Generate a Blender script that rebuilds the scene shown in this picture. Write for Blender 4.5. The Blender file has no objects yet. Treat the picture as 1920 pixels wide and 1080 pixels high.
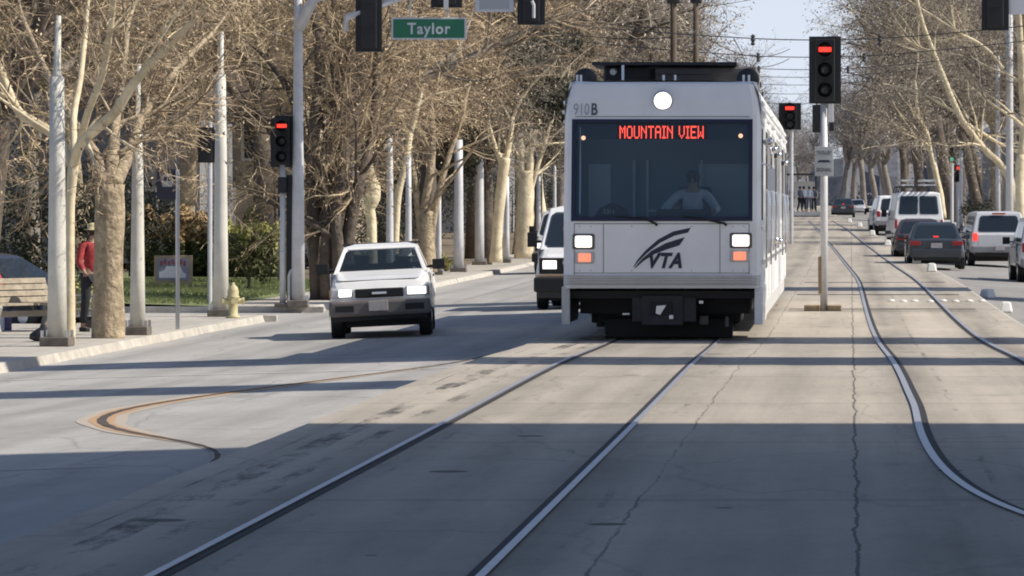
import bpy, math, random
import numpy as np
from mathutils import Vector, Matrix, Euler
R = math.radians
random.seed(7)
sc = bpy.context.scene
col = sc.collection
F, VX, VY, CH = 8280.0, 1595.0, 395.0, 1.6      # focal length / vanishing point in photo pixels, camera height

# ---------------------------------------------------------------- terrain
_ys = np.arange(-60, 1700, 1.0)
def _curve(pts, s=6):
    v = np.interp(_ys, [p[0] for p in pts], [p[1] for p in pts])
    k = np.exp(-0.5 * (np.arange(-3*s, 3*s+1) / s) ** 2); k /= k.sum()
    return np.convolve(np.pad(v, 3*s, mode='edge'), k, 'valid')
_c = _curve([(-60,0),(45,0),(60,-.2),(87,-.28),(108,-.32),(155,-1.0),(205,-2.1),(313,-3.9),(600,-5.5),(1700,-9)], 9)
_t = _curve([(-60,0),(46,0),(59,-.17),(72,-.17),(100,-.1),(125,-.05),(150,.08),(172,.3),(207,.75),(260,1.0),(313,1.25),(600,2.0),(1700,5)], 4)
_l = _curve([(-60,-.3),(34,-.3),(56,-.5),(185,-.5),(230,-.1),(313,.6),(600,1.7),(1700,4.8)], 5)
def cy(y): return float(np.interp(y, _ys, _c))
def tz(y): return float(np.interp(y, _ys, _t))
def lz(y): return float(np.interp(y, _ys, _l))
def rz(xp, y): return tz(y) - .18 - .05 * (xp - 3.0)
def lzx(xp, y): return lz(y) + .03 * (min(max(xp, -11.1), -4.3) + 9.)
GAP0, GAP1 = 86.0, 93.5
def gz(x, y):
    xp = x - cy(y)
    if xp < -11.3: return lzx(-11.1, y) + (0.0 if GAP0 < y < GAP1 else .13)
    if xp < -4.3: return lzx(xp, y)
    if xp < -3.85: return lzx(-4.3, y) + (tz(y) - lzx(-4.3, y)) * (xp + 4.3) / .45
    if xp < 2.85: return tz(y)
    if xp < 9.6: return rz(xp, y)
    return rz(9.6, y) + .13
def wp(px, py, d): return Vector(((px - VX) * d / F, d, CH - (py - VY) * d / F))
def at(px, py, lo=12., hi=900.):
    d = lo
    while d < hi:
        p = wp(px, py, d)
        if p.z <= gz(p.x, p.y): break
        d += .25
    p = wp(px, py, d); p.z = gz(p.x, p.y)
    return p
def on(px, d):
    x = (px - VX) * d / F
    return Vector((x, d, gz(x, d)))

# ---------------------------------------------------------------- materials
def mat(name, colr, rough=.6, metal=0., var=0., vscale=4., bump=0., bscale=30., emit=None, estr=0., coat=0., col2=None, alpha=None):
    m = bpy.data.materials.new(name); m.use_nodes = True
    nt = m.node_tree; b = nt.nodes['Principled BSDF']
    b.inputs['Base Color'].default_value = (*colr, 1); b.inputs['Roughness'].default_value = rough
    b.inputs['Metallic'].default_value = metal
    if coat: b.inputs['Coat Weight'].default_value = coat; b.inputs['Coat Roughness'].default_value = .08
    tc = nt.nodes.new('ShaderNodeTexCoord')
    if var or col2:
        n = nt.nodes.new('ShaderNodeTexNoise'); n.inputs['Scale'].default_value = vscale; n.inputs['Detail'].default_value = 5
        n.inputs['Roughness'].default_value = .65
        nt.links.new(tc.outputs['Object'], n.inputs['Vector'])
        rp = nt.nodes.new('ShaderNodeValToRGB')
        rp.color_ramp.elements[0].position = .3; rp.color_ramp.elements[1].position = .7
        c1 = col2 if col2 else tuple(x * (1 - var) for x in colr)
        c2 = colr if col2 else tuple(min(1, x * (1 + var)) for x in colr)
        rp.color_ramp.elements[0].color = (*c1, 1); rp.color_ramp.elements[1].color = (*c2, 1)
        nt.links.new(n.outputs['Fac'], rp.inputs['Fac']); nt.links.new(rp.outputs['Color'], b.inputs['Base Color'])
    if bump:
        n2 = nt.nodes.new('ShaderNodeTexNoise'); n2.inputs['Scale'].default_value = bscale; n2.inputs['Detail'].default_value = 4
        nt.links.new(tc.outputs['Object'], n2.inputs['Vector'])
        bp = nt.nodes.new('ShaderNodeBump'); bp.inputs['Strength'].default_value = bump; bp.inputs['Distance'].default_value = .05
        nt.links.new(n2.outputs['Fac'], bp.inputs['Height']); nt.links.new(bp.outputs['Normal'], b.inputs['Normal'])
    if emit:
        b.inputs['Emission Color'].default_value = (*emit, 1); b.inputs['Emission Strength'].default_value = estr
    return m
def glass(name, tint, tr=.35, rough=.03, dfc=(.03,.042,.055)):
    m = bpy.data.materials.new(name); m.use_nodes = True
    nt = m.node_tree; nt.nodes.clear()
    o = nt.nodes.new('ShaderNodeOutputMaterial'); mx = nt.nodes.new('ShaderNodeMixShader'); mx2 = nt.nodes.new('ShaderNodeMixShader')
    t = nt.nodes.new('ShaderNodeBsdfTransparent'); t.inputs['Color'].default_value = (*tint, 1)
    g = nt.nodes.new('ShaderNodeBsdfGlossy'); g.inputs['Roughness'].default_value = rough; g.inputs['Color'].default_value = (.9,.9,.9,1)
    df = nt.nodes.new('ShaderNodeBsdfDiffuse'); df.inputs['Color'].default_value = (*dfc,1)
    fr = nt.nodes.new('ShaderNodeFresnel'); fr.inputs['IOR'].default_value = 1.5
    mx2.inputs['Fac'].default_value = tr
    nt.links.new(df.outputs[0], mx2.inputs[1]); nt.links.new(t.outputs[0], mx2.inputs[2])
    nt.links.new(fr.outputs[0], mx.inputs['Fac']); nt.links.new(mx2.outputs[0], mx.inputs[1]); nt.links.new(g.outputs[0], mx.inputs[2])
    nt.links.new(mx.outputs[0], o.inputs['Surface'])
    return m
M = {}
M['white'] = mat('white_paint', (.88,.88,.88), .35, coat=.3, var=.05, vscale=3)
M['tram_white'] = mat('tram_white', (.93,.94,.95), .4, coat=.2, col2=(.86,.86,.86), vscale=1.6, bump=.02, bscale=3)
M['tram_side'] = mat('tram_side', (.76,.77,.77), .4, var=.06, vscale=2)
M['tram_grey'] = mat('tram_grey', (.58,.58,.57), .45, var=.1)
M['black'] = mat('black_rubber', (.012,.012,.014), .6)
M['dark'] = mat('dark_metal', (.03,.03,.034), .55, var=.3, vscale=6)
M['blackpaint'] = mat('black_signal_paint', (.014,.015,.018), .5, var=.3)
M['navy'] = mat('navy_frame', (.018,.02,.05), .35)
M['steel'] = mat('bright_steel', (.6,.6,.62), .3, metal=.9)
M['chrome'] = mat('chrome', (.75,.75,.77), .15, metal=1)
M['rail'] = mat('polished_rail', (.62,.61,.63), .42, metal=.7, var=.12, vscale=8)
M['groove'] = mat('rail_groove', (.03,.03,.033), .8)
M['galv'] = mat('galvanised_pole', (.62,.63,.65), .5, metal=.1, var=.12, vscale=3)
M['concpole'] = mat('concrete_pole', (.66,.645,.585), .7, var=.12, vscale=3, bump=.1)
M['plate'] = mat('base_plate', (.16,.14,.12), .7, var=.3, vscale=8)
M['wood'] = mat('weathered_wood', (.30,.22,.13), .8, var=.3, vscale=7)
M['brownpole'] = mat('creosote_pole', (.10,.075,.055), .8, var=.3, vscale=3)
M['kerb'] = mat('kerb_concrete', (.50,.47,.42), .85, var=.22, vscale=2.5, bump=.4, bscale=6)
M['walk'] = mat('pavement_concrete', (.50,.47,.43), .85, var=.13, vscale=.8, bump=.15)
M['grass'] = mat('lawn_grass', (.20,.235,.095), .9, var=.3, vscale=5, bump=.5, bscale=60)
M['dirt'] = mat('bare_earth', (.19,.15,.10), .95, var=.35, vscale=.5)
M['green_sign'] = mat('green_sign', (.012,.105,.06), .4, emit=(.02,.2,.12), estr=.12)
M['white_sign'] = mat('white_sign', (.62,.64,.70), .4)
M['grey_sign'] = mat('grey_sign', (.42,.45,.48), .4)
M['red_led'] = mat('red_led', (.8,.05,.03), .4, emit=(1,.10,.07), estr=1.6)
M['red_glow'] = mat('red_lens_lit', (.6,.02,.02), .3, emit=(1,.05,.03), estr=1.5)
M['orange_glow'] = mat('orange_lens_lit', (.9,.25,.12), .3, emit=(1,.3,.18), estr=.9)
M['amber_glow'] = mat('amber_marker', (.9,.5,.3), .3, emit=(1,.55,.35), estr=1.2)
M['green_glow'] = mat('green_lens_lit', (.05,.5,.35), .3, emit=(.1,.9,.6), estr=.7)
M['lamp'] = mat('lamp_lit', (.95,.95,.9), .2, emit=(1,.96,.86), estr=2.2)
M['lampsoft'] = mat('lamp_soft', (.9,.9,.86), .2, emit=(1,.95,.85), estr=1.5)
M['amberlens'] = mat('amber_lens', (.45,.2,.08), .3)
M['lens'] = mat('dark_lens', (.03,.03,.033), .25)
M['red_lens'] = mat('red_lens', (.35,.02,.02), .25)
M['glass_dark'] = glass('tinted_glass', (.35,.42,.48), .35)
M['glass_tram'] = glass('windscreen_glass', (.75,.84,.92), .76, dfc=(.13,.19,.24))
M['glass_car'] = glass('car_windscreen', (.5,.56,.6), .62)
M['sedan'] = mat('charcoal_car_paint', (.035,.042,.052), .35, coat=.4, var=.1)
M['maroon'] = mat('brown_car_paint', (.06,.045,.05), .35, coat=.4)
M['silver'] = mat('silver_car_paint', (.64,.65,.67), .35, metal=.15, coat=.4, var=.05)
M['navycar'] = mat('navy_car_paint', (.03,.04,.07), .3, coat=.4)
M['graybumper'] = mat('grey_bumper', (.15,.135,.13), .55, var=.15)
M['bumper2'] = mat('rear_bumper', (.22,.22,.24), .5, var=.15)
M['plate_num'] = mat('licence_plate', (.42,.40,.40), .5, var=.15, vscale=12)
M['int'] = mat('cab_interior', (.22,.26,.30), .8)
M['int_light'] = mat('cab_panel', (.62,.68,.72), .8)
M['skin'] = mat('skin', (.42,.27,.19), .6, var=.08)
M['hair'] = mat('dark_hair', (.03,.022,.018), .7)
M['hat'] = mat('straw_hat', (.72,.62,.36), .8, var=.15, vscale=12)
M['redcloth'] = mat('red_cloth', (.36,.045,.05), .85, var=.2, vscale=9, bump=.3, bscale=14)
M['redjacket'] = mat('red_jacket', (.55,.04,.03), .75, var=.2, vscale=9, bump=.3, bscale=14)
M['darkcloth'] = mat('dark_trousers', (.02,.022,.03), .85, var=.2, vscale=8)
M['shirt'] = mat('pale_blue_shirt', (.62,.68,.76), .85, var=.1, vscale=6)
M['greycloth'] = mat('grey_cloth', (.16,.17,.2), .85, var=.2)
M['bench_wood'] = mat('bench_slat', (.36,.31,.24), .8, var=.3, vscale=9)
M['bench_conc'] = mat('bench_concrete', (.36,.34,.31), .85, var=.15, vscale=5)
M['hydrant'] = mat('hydrant_yellow', (.55,.49,.28), .65, var=.2, vscale=9)
M['leafgreen'] = mat('hedge_leaf', (.11,.12,.045), .8, var=.5, vscale=1.2)
M['leafred'] = mat('hedge_new_leaf', (.36,.25,.13), .8, var=.45, vscale=1.6)
M['leafyellow'] = mat('yellow_green_leaf', (.33,.32,.12), .8, var=.4, vscale=1.5)
M['leafdark'] = mat('evergreen_leaf', (.06,.062,.042), .85, var=.5, vscale=.8)
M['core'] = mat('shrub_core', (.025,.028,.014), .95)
M['drytwig'] = mat('dry_twig', (.40,.31,.215), .85, var=.4, vscale=.9)
M['greytwig'] = mat('grey_twig', (.30,.255,.205), .85, var=.4, vscale=.7)
M['hazetwig'] = mat('far_twig', (.12,.125,.145), .9, var=.3, vscale=.5)  # distance haze put into the blue-grey base colour
M['bark'] = mat('dark_bark', (.17,.135,.105), .9, col2=(.07,.058,.05), vscale=3, bump=.8, bscale=9)
M['greybark'] = mat('grey_bark', (.30,.27,.235), .9, col2=(.16,.14,.125), vscale=2.2, bump=.5, bscale=9)
M['palebark'] = mat('pale_sycamore_bark', (.88,.78,.55), .8, col2=(.54,.45,.30), vscale=2.2, bump=.4, bscale=8)
M['mottled'] = mat('mottled_bark', (.56,.46,.32), .9, col2=(.22,.17,.11), vscale=6, bump=.9, bscale=13)
M['wire'] = mat('overhead_wire', (.04,.04,.045), .7)
M['stucco'] = mat('beige_stucco', (.42,.36,.28), .9, var=.08, vscale=1.5)
M['stucco2'] = mat('grey_stucco', (.26,.26,.27), .9, var=.08, vscale=1.5)
M['roof'] = mat('shingle_roof', (.13,.14,.18), .9, var=.25, vscale=4)
M['roof2'] = mat('brown_roof', (.11,.085,.07), .9, var=.25, vscale=4)
M['winglass'] = mat('window_glass', (.02,.025,.03), .08)
M['trim'] = mat('window_trim', (.55,.53,.48), .6)
M['blue'] = mat('bus_sign_blue', (.03,.035,.06), .5)
M['board'] = mat('board_frame', (.42,.32,.24), .7, var=.15)
M['boardblue'] = mat('board_blue', (.30,.30,.42), .6, var=.1)
M['boardred'] = mat('board_red', (.30,.09,.11), .6, var=.3, vscale=20)
M['boardcar'] = mat('board_white', (.75,.74,.85), .6)
M['logo'] = mat('logo_navy', (.02,.03,.055), .5)
M['logored'] = mat('logo_dark_red', (.06,.035,.04), .5)
M['number'] = mat('number_grey', (.10,.11,.13), .6)
M['numfaint'] = mat('number_faint', (.40,.42,.45), .6)
M['paintwhite'] = mat('faded_white_marking', (.58,.57,.55), .7, var=.2, vscale=5)
M['rust'] = mat('rust_stained_joint', (.50,.36,.24), .9, col2=(.50,.27,.12), vscale=2.5)
M['rustpale'] = mat('faint_rust_wash', (.47,.43,.38), .9, col2=(.48,.39,.30), vscale=1.6)
M['dirtjoint'] = mat('dark_joint', (.085,.07,.06), .9, var=.4, vscale=3)
M['plasticw'] = mat('white_marker', (.8,.79,.74), .5, var=.1)
M['bagblack'] = mat('black_bag', (.02,.02,.028), .6, bump=.5, bscale=8)
M['box'] = mat('white_box', (.8,.8,.82), .6)
M['bagblue'] = mat('blue_box_side', (.05,.05,.22), .6)

def twigmat(name, c1, c2, c3):  # pale and dark twig tones stand in for sunlit and shaded twigs
    m = mat(name, c2, .85); nt = m.node_tree; b = nt.nodes['Principled BSDF']
    g = nt.nodes.new('ShaderNodeNewGeometry'); rp = nt.nodes.new('ShaderNodeValToRGB'); e = rp.color_ramp.elements
    e[0].position = 0; e[0].color = (*c1, 1); e[1].position = 1; e[1].color = (*c3, 1); q = e.new(.55); q.color = (*c2, 1)
    nt.links.new(g.outputs['Random Per Island'], rp.inputs['Fac']); nt.links.new(rp.outputs['Color'], b.inputs['Base Color']); return m
M['drytwig'] = twigmat('dry_twig', (.095,.068,.045), (.36,.27,.18), (.88,.70,.45))
M['greytwig'] = twigmat('grey_twig', (.09,.078,.062), (.28,.235,.185), (.68,.60,.48))
M['hazetwig2'] = twigmat('distant_twig', (.17,.165,.175), (.27,.255,.25), (.36,.34,.33))  # haze of distance mixed into these greyed twig tones
# ---------------------------------------------------------------- mesh builder
class MB:
    def __init__(s): s.v = []; s.f = []; s.m = []; s.cur = 0
    def add(s, vs, fs):
        o = len(s.v); s.v.extend([tuple(p) for p in vs]); s.f.extend([tuple(i + o for i in f) for f in fs]); s.m.extend([s.cur] * len(fs)); return s
    def box(s, c, d, rot=None, taper=1.):
        hx, hy, hz = d[0]/2, d[1]/2, d[2]/2
        P = [Vector((x*hx*(taper if z > 0 else 1), y*hy*(taper if z > 0 else 1), z*hz)) for z in (-1,1) for x, y in ((-1,-1),(1,-1),(1,1),(-1,1))]
        if rot is not None: P = [Euler(rot).to_matrix() @ p for p in P]
        c = Vector(c)
        return s.add([p + c for p in P], [(3,2,1,0),(4,5,6,7),(0,1,5,4),(1,2,6,5),(2,3,7,6),(3,0,4,7)])
    def tube(s, pts, rad, n=8, cap=True, jit=0.):
        pts = [Vector(p) for p in pts]; k = len(pts)
        if not hasattr(rad, '__len__'): rad = [rad] * k
        vs = []; u = None
        for i in range(k):
            t = (pts[min(i+1, k-1)] - pts[max(i-1, 0)])
            if t.length < 1e-9: t = Vector((0,0,1))
            t.normalize()
            if u is None:
                u = t.cross(Vector((0,1,0)) if abs(t.y) < .9 else Vector((1,0,0))).normalized()
            else:
                u = (u - t * u.dot(t))
                u = u.normalized() if u.length > 1e-6 else t.orthogonal().normalized()
            w = t.cross(u)
            for j in range(n):
                a = 2*math.pi*j/n; r = rad[i] * (1 + (random.uniform(-jit, jit) if jit else 0))
                vs.append(pts[i] + u*(math.cos(a)*r) + w*(math.sin(a)*r))
        fs = [(i*n+j, i*n+(j+1) % n, (i+1)*n+(j+1) % n, (i+1)*n+j) for i in range(k-1) for j in range(n)]
        if cap: fs += [tuple(range(n-1, -1, -1)), tuple(range((k-1)*n, k*n))]
        return s.add(vs, fs)
    def lathe(s, prof, n=16, c=(0,0,0), axis='z'):
        vs = []
        for r, h in prof:
            for j in range(n):
                a = 2*math.pi*j/n; x, y = r*math.cos(a), r*math.sin(a)
                p = (x, y, h) if axis == 'z' else ((h, x, y) if axis == 'x' else (y, h, x))
                vs.append((p[0]+c[0], p[1]+c[1], p[2]+c[2]))
        k = len(prof)
        fs = [(i*n+j, i*n+(j+1) % n, (i+1)*n+(j+1) % n, (i+1)*n+j) for i in range(k-1) for j in range(n)]
        fs += [tuple(range(n-1, -1, -1)), tuple(range((k-1)*n, k*n))]
        return s.add(vs, fs)
    def prism(s, poly, y0, y1):          # polygon in the xz plane extruded along y
        n = len(poly)
        vs = [(x, y0, z) for x, z in poly] + [(x, y1, z) for x, z in poly]
        fs = [tuple(range(n)), tuple(range(2*n-1, n-1, -1))] + [(i, i+n, (i+1) % n + n, (i+1) % n) for i in range(n)]
        return s.add(vs, fs)
    def prismx(s, poly, x0, x1):         # polygon in the yz plane extruded along x
        n = len(poly)
        vs = [(x0, y, z) for y, z in poly] + [(x1, y, z) for y, z in poly]
        fs = [tuple(range(n)), tuple(range(2*n-1, n-1, -1))] + [(i, i+n, (i+1) % n + n, (i+1) % n) for i in range(n)]
        return s.add(vs, fs)
    def quad(s, a, b, c, d): return s.add([a, b, c, d], [(0,1,2,3)])
    def loft(s, rings, close=True):
        n = len(rings[0]); vs = [p for r in rings for p in r]; k = len(rings)
        fs = [(i*n+j, i*n+(j+1) % n, (i+1)*n+(j+1) % n, (i+1)*n+j) for i in range(k-1) for j in range(n)]
        if close: fs += [tuple(range(n-1, -1, -1)), tuple(range((k-1)*n, k*n))]
        return s.add(vs, fs)
    def mesh(s, name, mats, smooth=False):
        me = bpy.data.meshes.new(name); me.from_pydata(s.v, [], s.f)
        for m in (mats if isinstance(mats, (list, tuple)) else [mats]): me.materials.append(m)
        if any(s.m): me.polygons.foreach_set('material_index', s.m)
        if smooth: me.polygons.foreach_set('use_smooth', [True] * len(s.f))
        me.update()
        return me
    def build(s, name, mats, parent=None, smooth=False, bevel=0., fixn=False, seg=2):
        me = s.mesh(name, mats, smooth)
        if fixn:
            import bmesh
            bm = bmesh.new(); bm.from_mesh(me); bmesh.ops.recalc_face_normals(bm, faces=bm.faces[:]); bm.to_mesh(me); bm.free()
        o = bpy.data.objects.new(name, me); col.objects.link(o)
        if parent is not None: o.parent = parent
        if bevel:
            b = o.modifiers.new('bevel', 'BEVEL'); b.width = bevel; b.segments = seg; b.limit_method = 'ANGLE'; b.angle_limit = R(35)
        return o
def tag(o, label=None, cat=None, group=None, kind=None):
    if label: o['label'] = label
    if cat: o['category'] = cat
    if group: o['group'] = group
    if kind: o['kind'] = kind
    return o
def thing(name, label, cat, loc=(0,0,0), yaw=0., group=None, roll=0., scale=1.):
    o = bpy.data.objects.new(name, None); col.objects.link(o); o.empty_display_size = .2
    o.location = loc; o.rotation_euler = (0, roll, yaw); o.scale = (scale,)*3
    return tag(o, label, cat, group)
def copy_tree(o, parent=None):
    c = o.copy(); col.objects.link(c)
    if parent is not None: c.parent = parent
    for ch in [x for x in o.children]: copy_tree(ch, c)
    return c
def text_mesh(txt, size, mats, name, parent, loc, rot=(R(90),0,0), shear=0., offset=0., extrude=.003, sx=1., align='CENTER', space=1.):
    cu = bpy.data.curves.new(name, 'FONT'); cu.body = txt; cu.size = size; cu.shear = shear; cu.offset = offset; cu.extrude = extrude
    cu.align_x = align; cu.align_y = 'CENTER'; cu.space_character = space; cu.resolution_u = 3
    t = bpy.data.objects.new('tmp', cu); col.objects.link(t)
    dg = bpy.context.evaluated_depsgraph_get()
    me = bpy.data.meshes.new_from_object(t.evaluated_get(dg)); me.name = name
    bpy.data.objects.remove(t); bpy.data.curves.remove(cu)
    me.materials.clear(); me.materials.append(mats)
    o = bpy.data.objects.new(name, me); col.objects.link(o); o.parent = parent
    o.location = loc; o.rotation_euler = rot; o.scale = (sx, 1, 1)
    return o
def skin_mesh(verts, edges, radii, sub=2):
    me = bpy.data.meshes.new('sk'); me.from_pydata([tuple(v) for v in verts], edges, [])
    o = bpy.data.objects.new('sk', me); col.objects.link(o)
    md = o.modifiers.new('s', 'SKIN'); md.use_smooth_shade = True
    for i, r in enumerate(radii):
        rr = r if hasattr(r, '__len__') else (r, r)
        me.skin_vertices[0].data[i].radius = rr
    me.skin_vertices[0].data[0].use_root = True
    sb = o.modifiers.new('d', 'SUBSURF'); sb.levels = sub; sb.render_levels = sub
    dg = bpy.context.evaluated_depsgraph_get()
    out = bpy.data.meshes.new_from_object(o.evaluated_get(dg))
    bpy.data.objects.remove(o)
    return out
def link(me, name, parent, m=None):
    me.name = name
    if m: me.materials.clear(); me.materials.append(m)
    o = bpy.data.objects.new(name, me); col.objects.link(o); o.parent = parent
    return o
# ---------------------------------------------------------------- camera, sun, sky
cam = bpy.data.cameras.new('camera'); co = bpy.data.objects.new('camera', cam); col.objects.link(co)
co.location = (0, 0, CH); co.rotation_euler = (R(90), 0, 0)
cam.sensor_width = 36; cam.lens = F / 1920 * 36; cam.shift_x = (960 - VX) / 1920; cam.shift_y = (VY - 540) / 1920
cam.clip_start = .5; cam.clip_end = 5000
sc.camera = co
SUN_EL, SUN_A = R(43), R(-4)
sd = Vector((math.cos(SUN_EL)*math.cos(SUN_A), math.cos(SUN_EL)*math.sin(SUN_A), math.sin(SUN_EL)))
sl = bpy.data.lights.new('sun', 'SUN'); sl.energy = 5.0; sl.angle = R(.5); sl.color = (1, .92, .79)
so = bpy.data.objects.new('sun', sl); col.objects.link(so); so.rotation_euler = (-sd).to_track_quat('-Z', 'Y').to_euler()
w = bpy.data.worlds.new('World'); sc.world = w; w.use_nodes = True
nt = w.node_tree; bg = nt.nodes['Background']
sky = nt.nodes.new('ShaderNodeTexSky'); sky.sky_type = 'NISHITA'; sky.sun_disc = False
sky.sun_elevation = SUN_EL; sky.sun_rotation = R(90) - SUN_A; sky.air_density = 1.0; sky.dust_density = 1.0; sky.ozone_density = 1.5
tcw = nt.nodes.new('ShaderNodeTexCoord'); adw = nt.nodes.new('ShaderNodeVectorMath'); adw.operation = 'ADD'; adw.inputs[1].default_value = (0, 0, .22)
nrw = nt.nodes.new('ShaderNodeVectorMath'); nrw.operation = 'NORMALIZE'
nt.links.new(tcw.outputs['Generated'], adw.inputs[0]); nt.links.new(adw.outputs[0], nrw.inputs[0]); nt.links.new(nrw.outputs[0], sky.inputs[0])
spw = nt.nodes.new('ShaderNodeSeparateXYZ'); nt.links.new(tcw.outputs['Generated'], spw.inputs[0])
mrw = nt.nodes.new('ShaderNodeMapRange'); mrw.interpolation_type = 'SMOOTHSTEP'; mrw.inputs[1].default_value = .0; mrw.inputs[2].default_value = .24; mrw.inputs[3].default_value = .93; mrw.inputs[4].default_value = 0
nt.links.new(spw.outputs['Z'], mrw.inputs[0])
mxw = nt.nodes.new('ShaderNodeMix'); mxw.data_type = 'RGBA'; nt.links.new(mrw.outputs[0], mxw.inputs[0])
nt.links.new(sky.outputs[0], mxw.inputs[6]); mxw.inputs[7].default_value = (6.6, 7.1, 8.0, 1)
nt.links.new(mxw.outputs[2], bg.inputs[0]); bg.inputs[1].default_value = .122
sc.view_settings.view_transform = 'Standard'; sc.view_settings.look = 'None'; sc.view_settings.exposure = 0
sc.cycles.max_bounces = 6; sc.cycles.transparent_max_bounces = 24; sc.cycles.use_denoising = True
sc.cycles.pixel_filter_type = 'BLACKMAN_HARRIS'; sc.cycles.filter_width = 1.9

# ---------------------------------------------------------------- ground
def ground_mat(name, base, dark, lines=(), joint=0., streak=.3, crack=.5, rough=.85, bands=(), spots=0.):
    m = bpy.data.materials.new(name); m.use_nodes = True
    nt = m.node_tree; N = nt.nodes.new; L = nt.links.new; b = nt.nodes['Principled BSDF']
    b.inputs['Roughness'].default_value = rough
    tc = N('ShaderNodeTexCoord'); sep = N('ShaderNodeSeparateXYZ'); L(tc.outputs['Object'], sep.inputs[0])
    def math_(op, a, bb=None, c=None, clamp=False):
        n = N('ShaderNodeMath'); n.operation = op; n.use_clamp = clamp
        for i, x in enumerate((a, bb, c)):
            if x is None: continue
            if isinstance(x, (int, float)): n.inputs[i].default_value = x
            else: L(x, n.inputs[i])
        return n.outputs[0]
    def noise(scale, sy=1., det=5., rgh=.6):
        mp = N('ShaderNodeMapping'); mp.inputs['Scale'].default_value = (scale, scale*sy, scale); L(tc.outputs['Object'], mp.inputs[0])
        n = N('ShaderNodeTexNoise'); n.inputs['Scale'].default_value = 1; n.inputs['Detail'].default_value = det; n.inputs['Roughness'].default_value = rgh
        L(mp.outputs[0], n.inputs['Vector']); return n.outputs['Fac']
    def mix(fac, a, bb):
        n = N('ShaderNodeMix'); n.data_type = 'RGBA'
        if isinstance(fac, float): n.inputs[0].default_value = fac
        else: L(fac, n.inputs[0])
        for i, x in ((6, a), (7, bb)):
            if isinstance(x, tuple): n.inputs[i].default_value = (*x, 1)
            else: L(x, n.inputs[i])
        return n.outputs[2]
    blot = noise(.8, .35, 7, .72)
    big = noise(.35, .6); fine = noise(14., .5, 4, .7); st = noise(2.2, .025, 4); mid = noise(2.0, .5, 6, .7)
    cl = mix(math_('MULTIPLY_ADD', big, 2.2, -.6, True), tuple(x*.84 for x in base), tuple(min(1, x*1.1) for x in base))
    cl = mix(math_('MULTIPLY', math_('MULTIPLY_ADD', st, 3.2, -1.3, True), streak), cl, dark)
    cl = mix(math_('MULTIPLY', math_('MULTIPLY_ADD', fine, 2.5, -1.0, True), .16), cl, dark)
    cl = mix(math_('MULTIPLY', math_('MULTIPLY_ADD', mid, 3.0, -1.55, True), .35), cl, dark)
    cl = mix(math_('MULTIPLY', math_('MULTIPLY_ADD', blot, 4.5, -2.55, True), .55), cl, dark)
    for x0, wd, a_ in bands:
        g_ = math_('SUBTRACT', 1.0, math_('DIVIDE', math_('ABSOLUTE', math_('SUBTRACT', sep.outputs['X'], x0)), wd), None, True)
        cl = mix(math_('MULTIPLY', math_('MULTIPLY', g_, math_('MULTIPLY_ADD', noise(1.1, .12, 5, .7), 2.4, -.55, True)), a_), cl, dark)
    wob = math_('MULTIPLY_ADD', noise(1.4, .4, 7, .7), .15, -.075)
    brk = noise(2.1, .22, 8, .8)
    for x0, wd, str_, thr in lines:
        dx = math_('ABSOLUTE', math_('ADD', math_('SUBTRACT', sep.outputs['X'], x0), wob))
        ln = math_('LESS_THAN', dx, wd)
        msk = math_('MULTIPLY_ADD', brk, 7., -7.*thr, True)
        cl = mix(math_('MULTIPLY', math_('MULTIPLY', ln, msk), str_), cl, (.02,.02,.022))
    if joint:
        fy = math_('FRACT', math_('DIVIDE', math_('ADD', sep.outputs['Y'], math_('MULTIPLY', wob, .5)), joint))
        cl = mix(math_('MULTIPLY', math_('LESS_THAN', fy, .05/joint), .6), cl, (.06,.055,.05))
    if crack:
        mp = N('ShaderNodeMapping'); mp.inputs['Scale'].default_value = (.42, .16, .3); L(tc.outputs['Object'], mp.inputs[0])
        wn = N('ShaderNodeTexNoise'); wn.inputs['Scale'].default_value = 2.5; wn.inputs['Detail'].default_value = 5; L(mp.outputs[0], wn.inputs['Vector'])
        ad = N('ShaderNodeVectorMath'); ad.operation = 'MULTIPLY_ADD'; L(wn.outputs['Color'], ad.inputs[0]); ad.inputs[1].default_value = (.35,.35,.35); L(mp.outputs[0], ad.inputs[2])
        vo = N('ShaderNodeTexVoronoi'); vo.feature = 'DISTANCE_TO_EDGE'; vo.inputs['Scale'].default_value = 1; L(ad.outputs[0], vo.inputs['Vector'])
        cl = mix(math_('MULTIPLY', math_('LESS_THAN', vo.outputs['Distance'], .008), crack), cl, dark)
    if spots:
        vo = N('ShaderNodeTexVoronoi'); vo.inputs['Scale'].default_value = .55; L(tc.outputs['Object'], vo.inputs['Vector'])
        cl = mix(math_('MULTIPLY', math_('LESS_THAN', vo.outputs['Distance'], .07), spots), cl, (.05,.048,.045))
    L(cl, b.inputs['Base Color'])
    bp = N('ShaderNodeBump'); bp.inputs['Strength'].default_value = .35; bp.inputs['Distance'].default_value = .02
    L(math_('ADD', mid, fine), bp.inputs['Height']); L(bp.outputs[0], b.inputs['Normal'])
    return m
trackmat = ground_mat('trackway_concrete', (.51,.455,.385), (.16,.143,.122),
    lines=[(-3.64,.085,.9,.475),(-3.36,.05,.8,.49),(-2.84,.022,.6,.52),(-1.86,.028,.75,.56),(-1.36,.026,.7,.53),(-1.16,.008,.6,.4),
           (.03,.009,.7,.2),(.32,.009,.28,.52),(.84,.020,.7,.5),(1.78,.016,.6,.52),(2.35,.012,.6,.5)], joint=6.1, streak=.35, crack=.2, spots=.8, bands=[(-3.05,.42,.75),(-1.61,.42,.75),(-2.33,.5,.45),(.53,.4,.75),(1.95,.4,.75),(-.5,.7,.3)])
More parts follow.
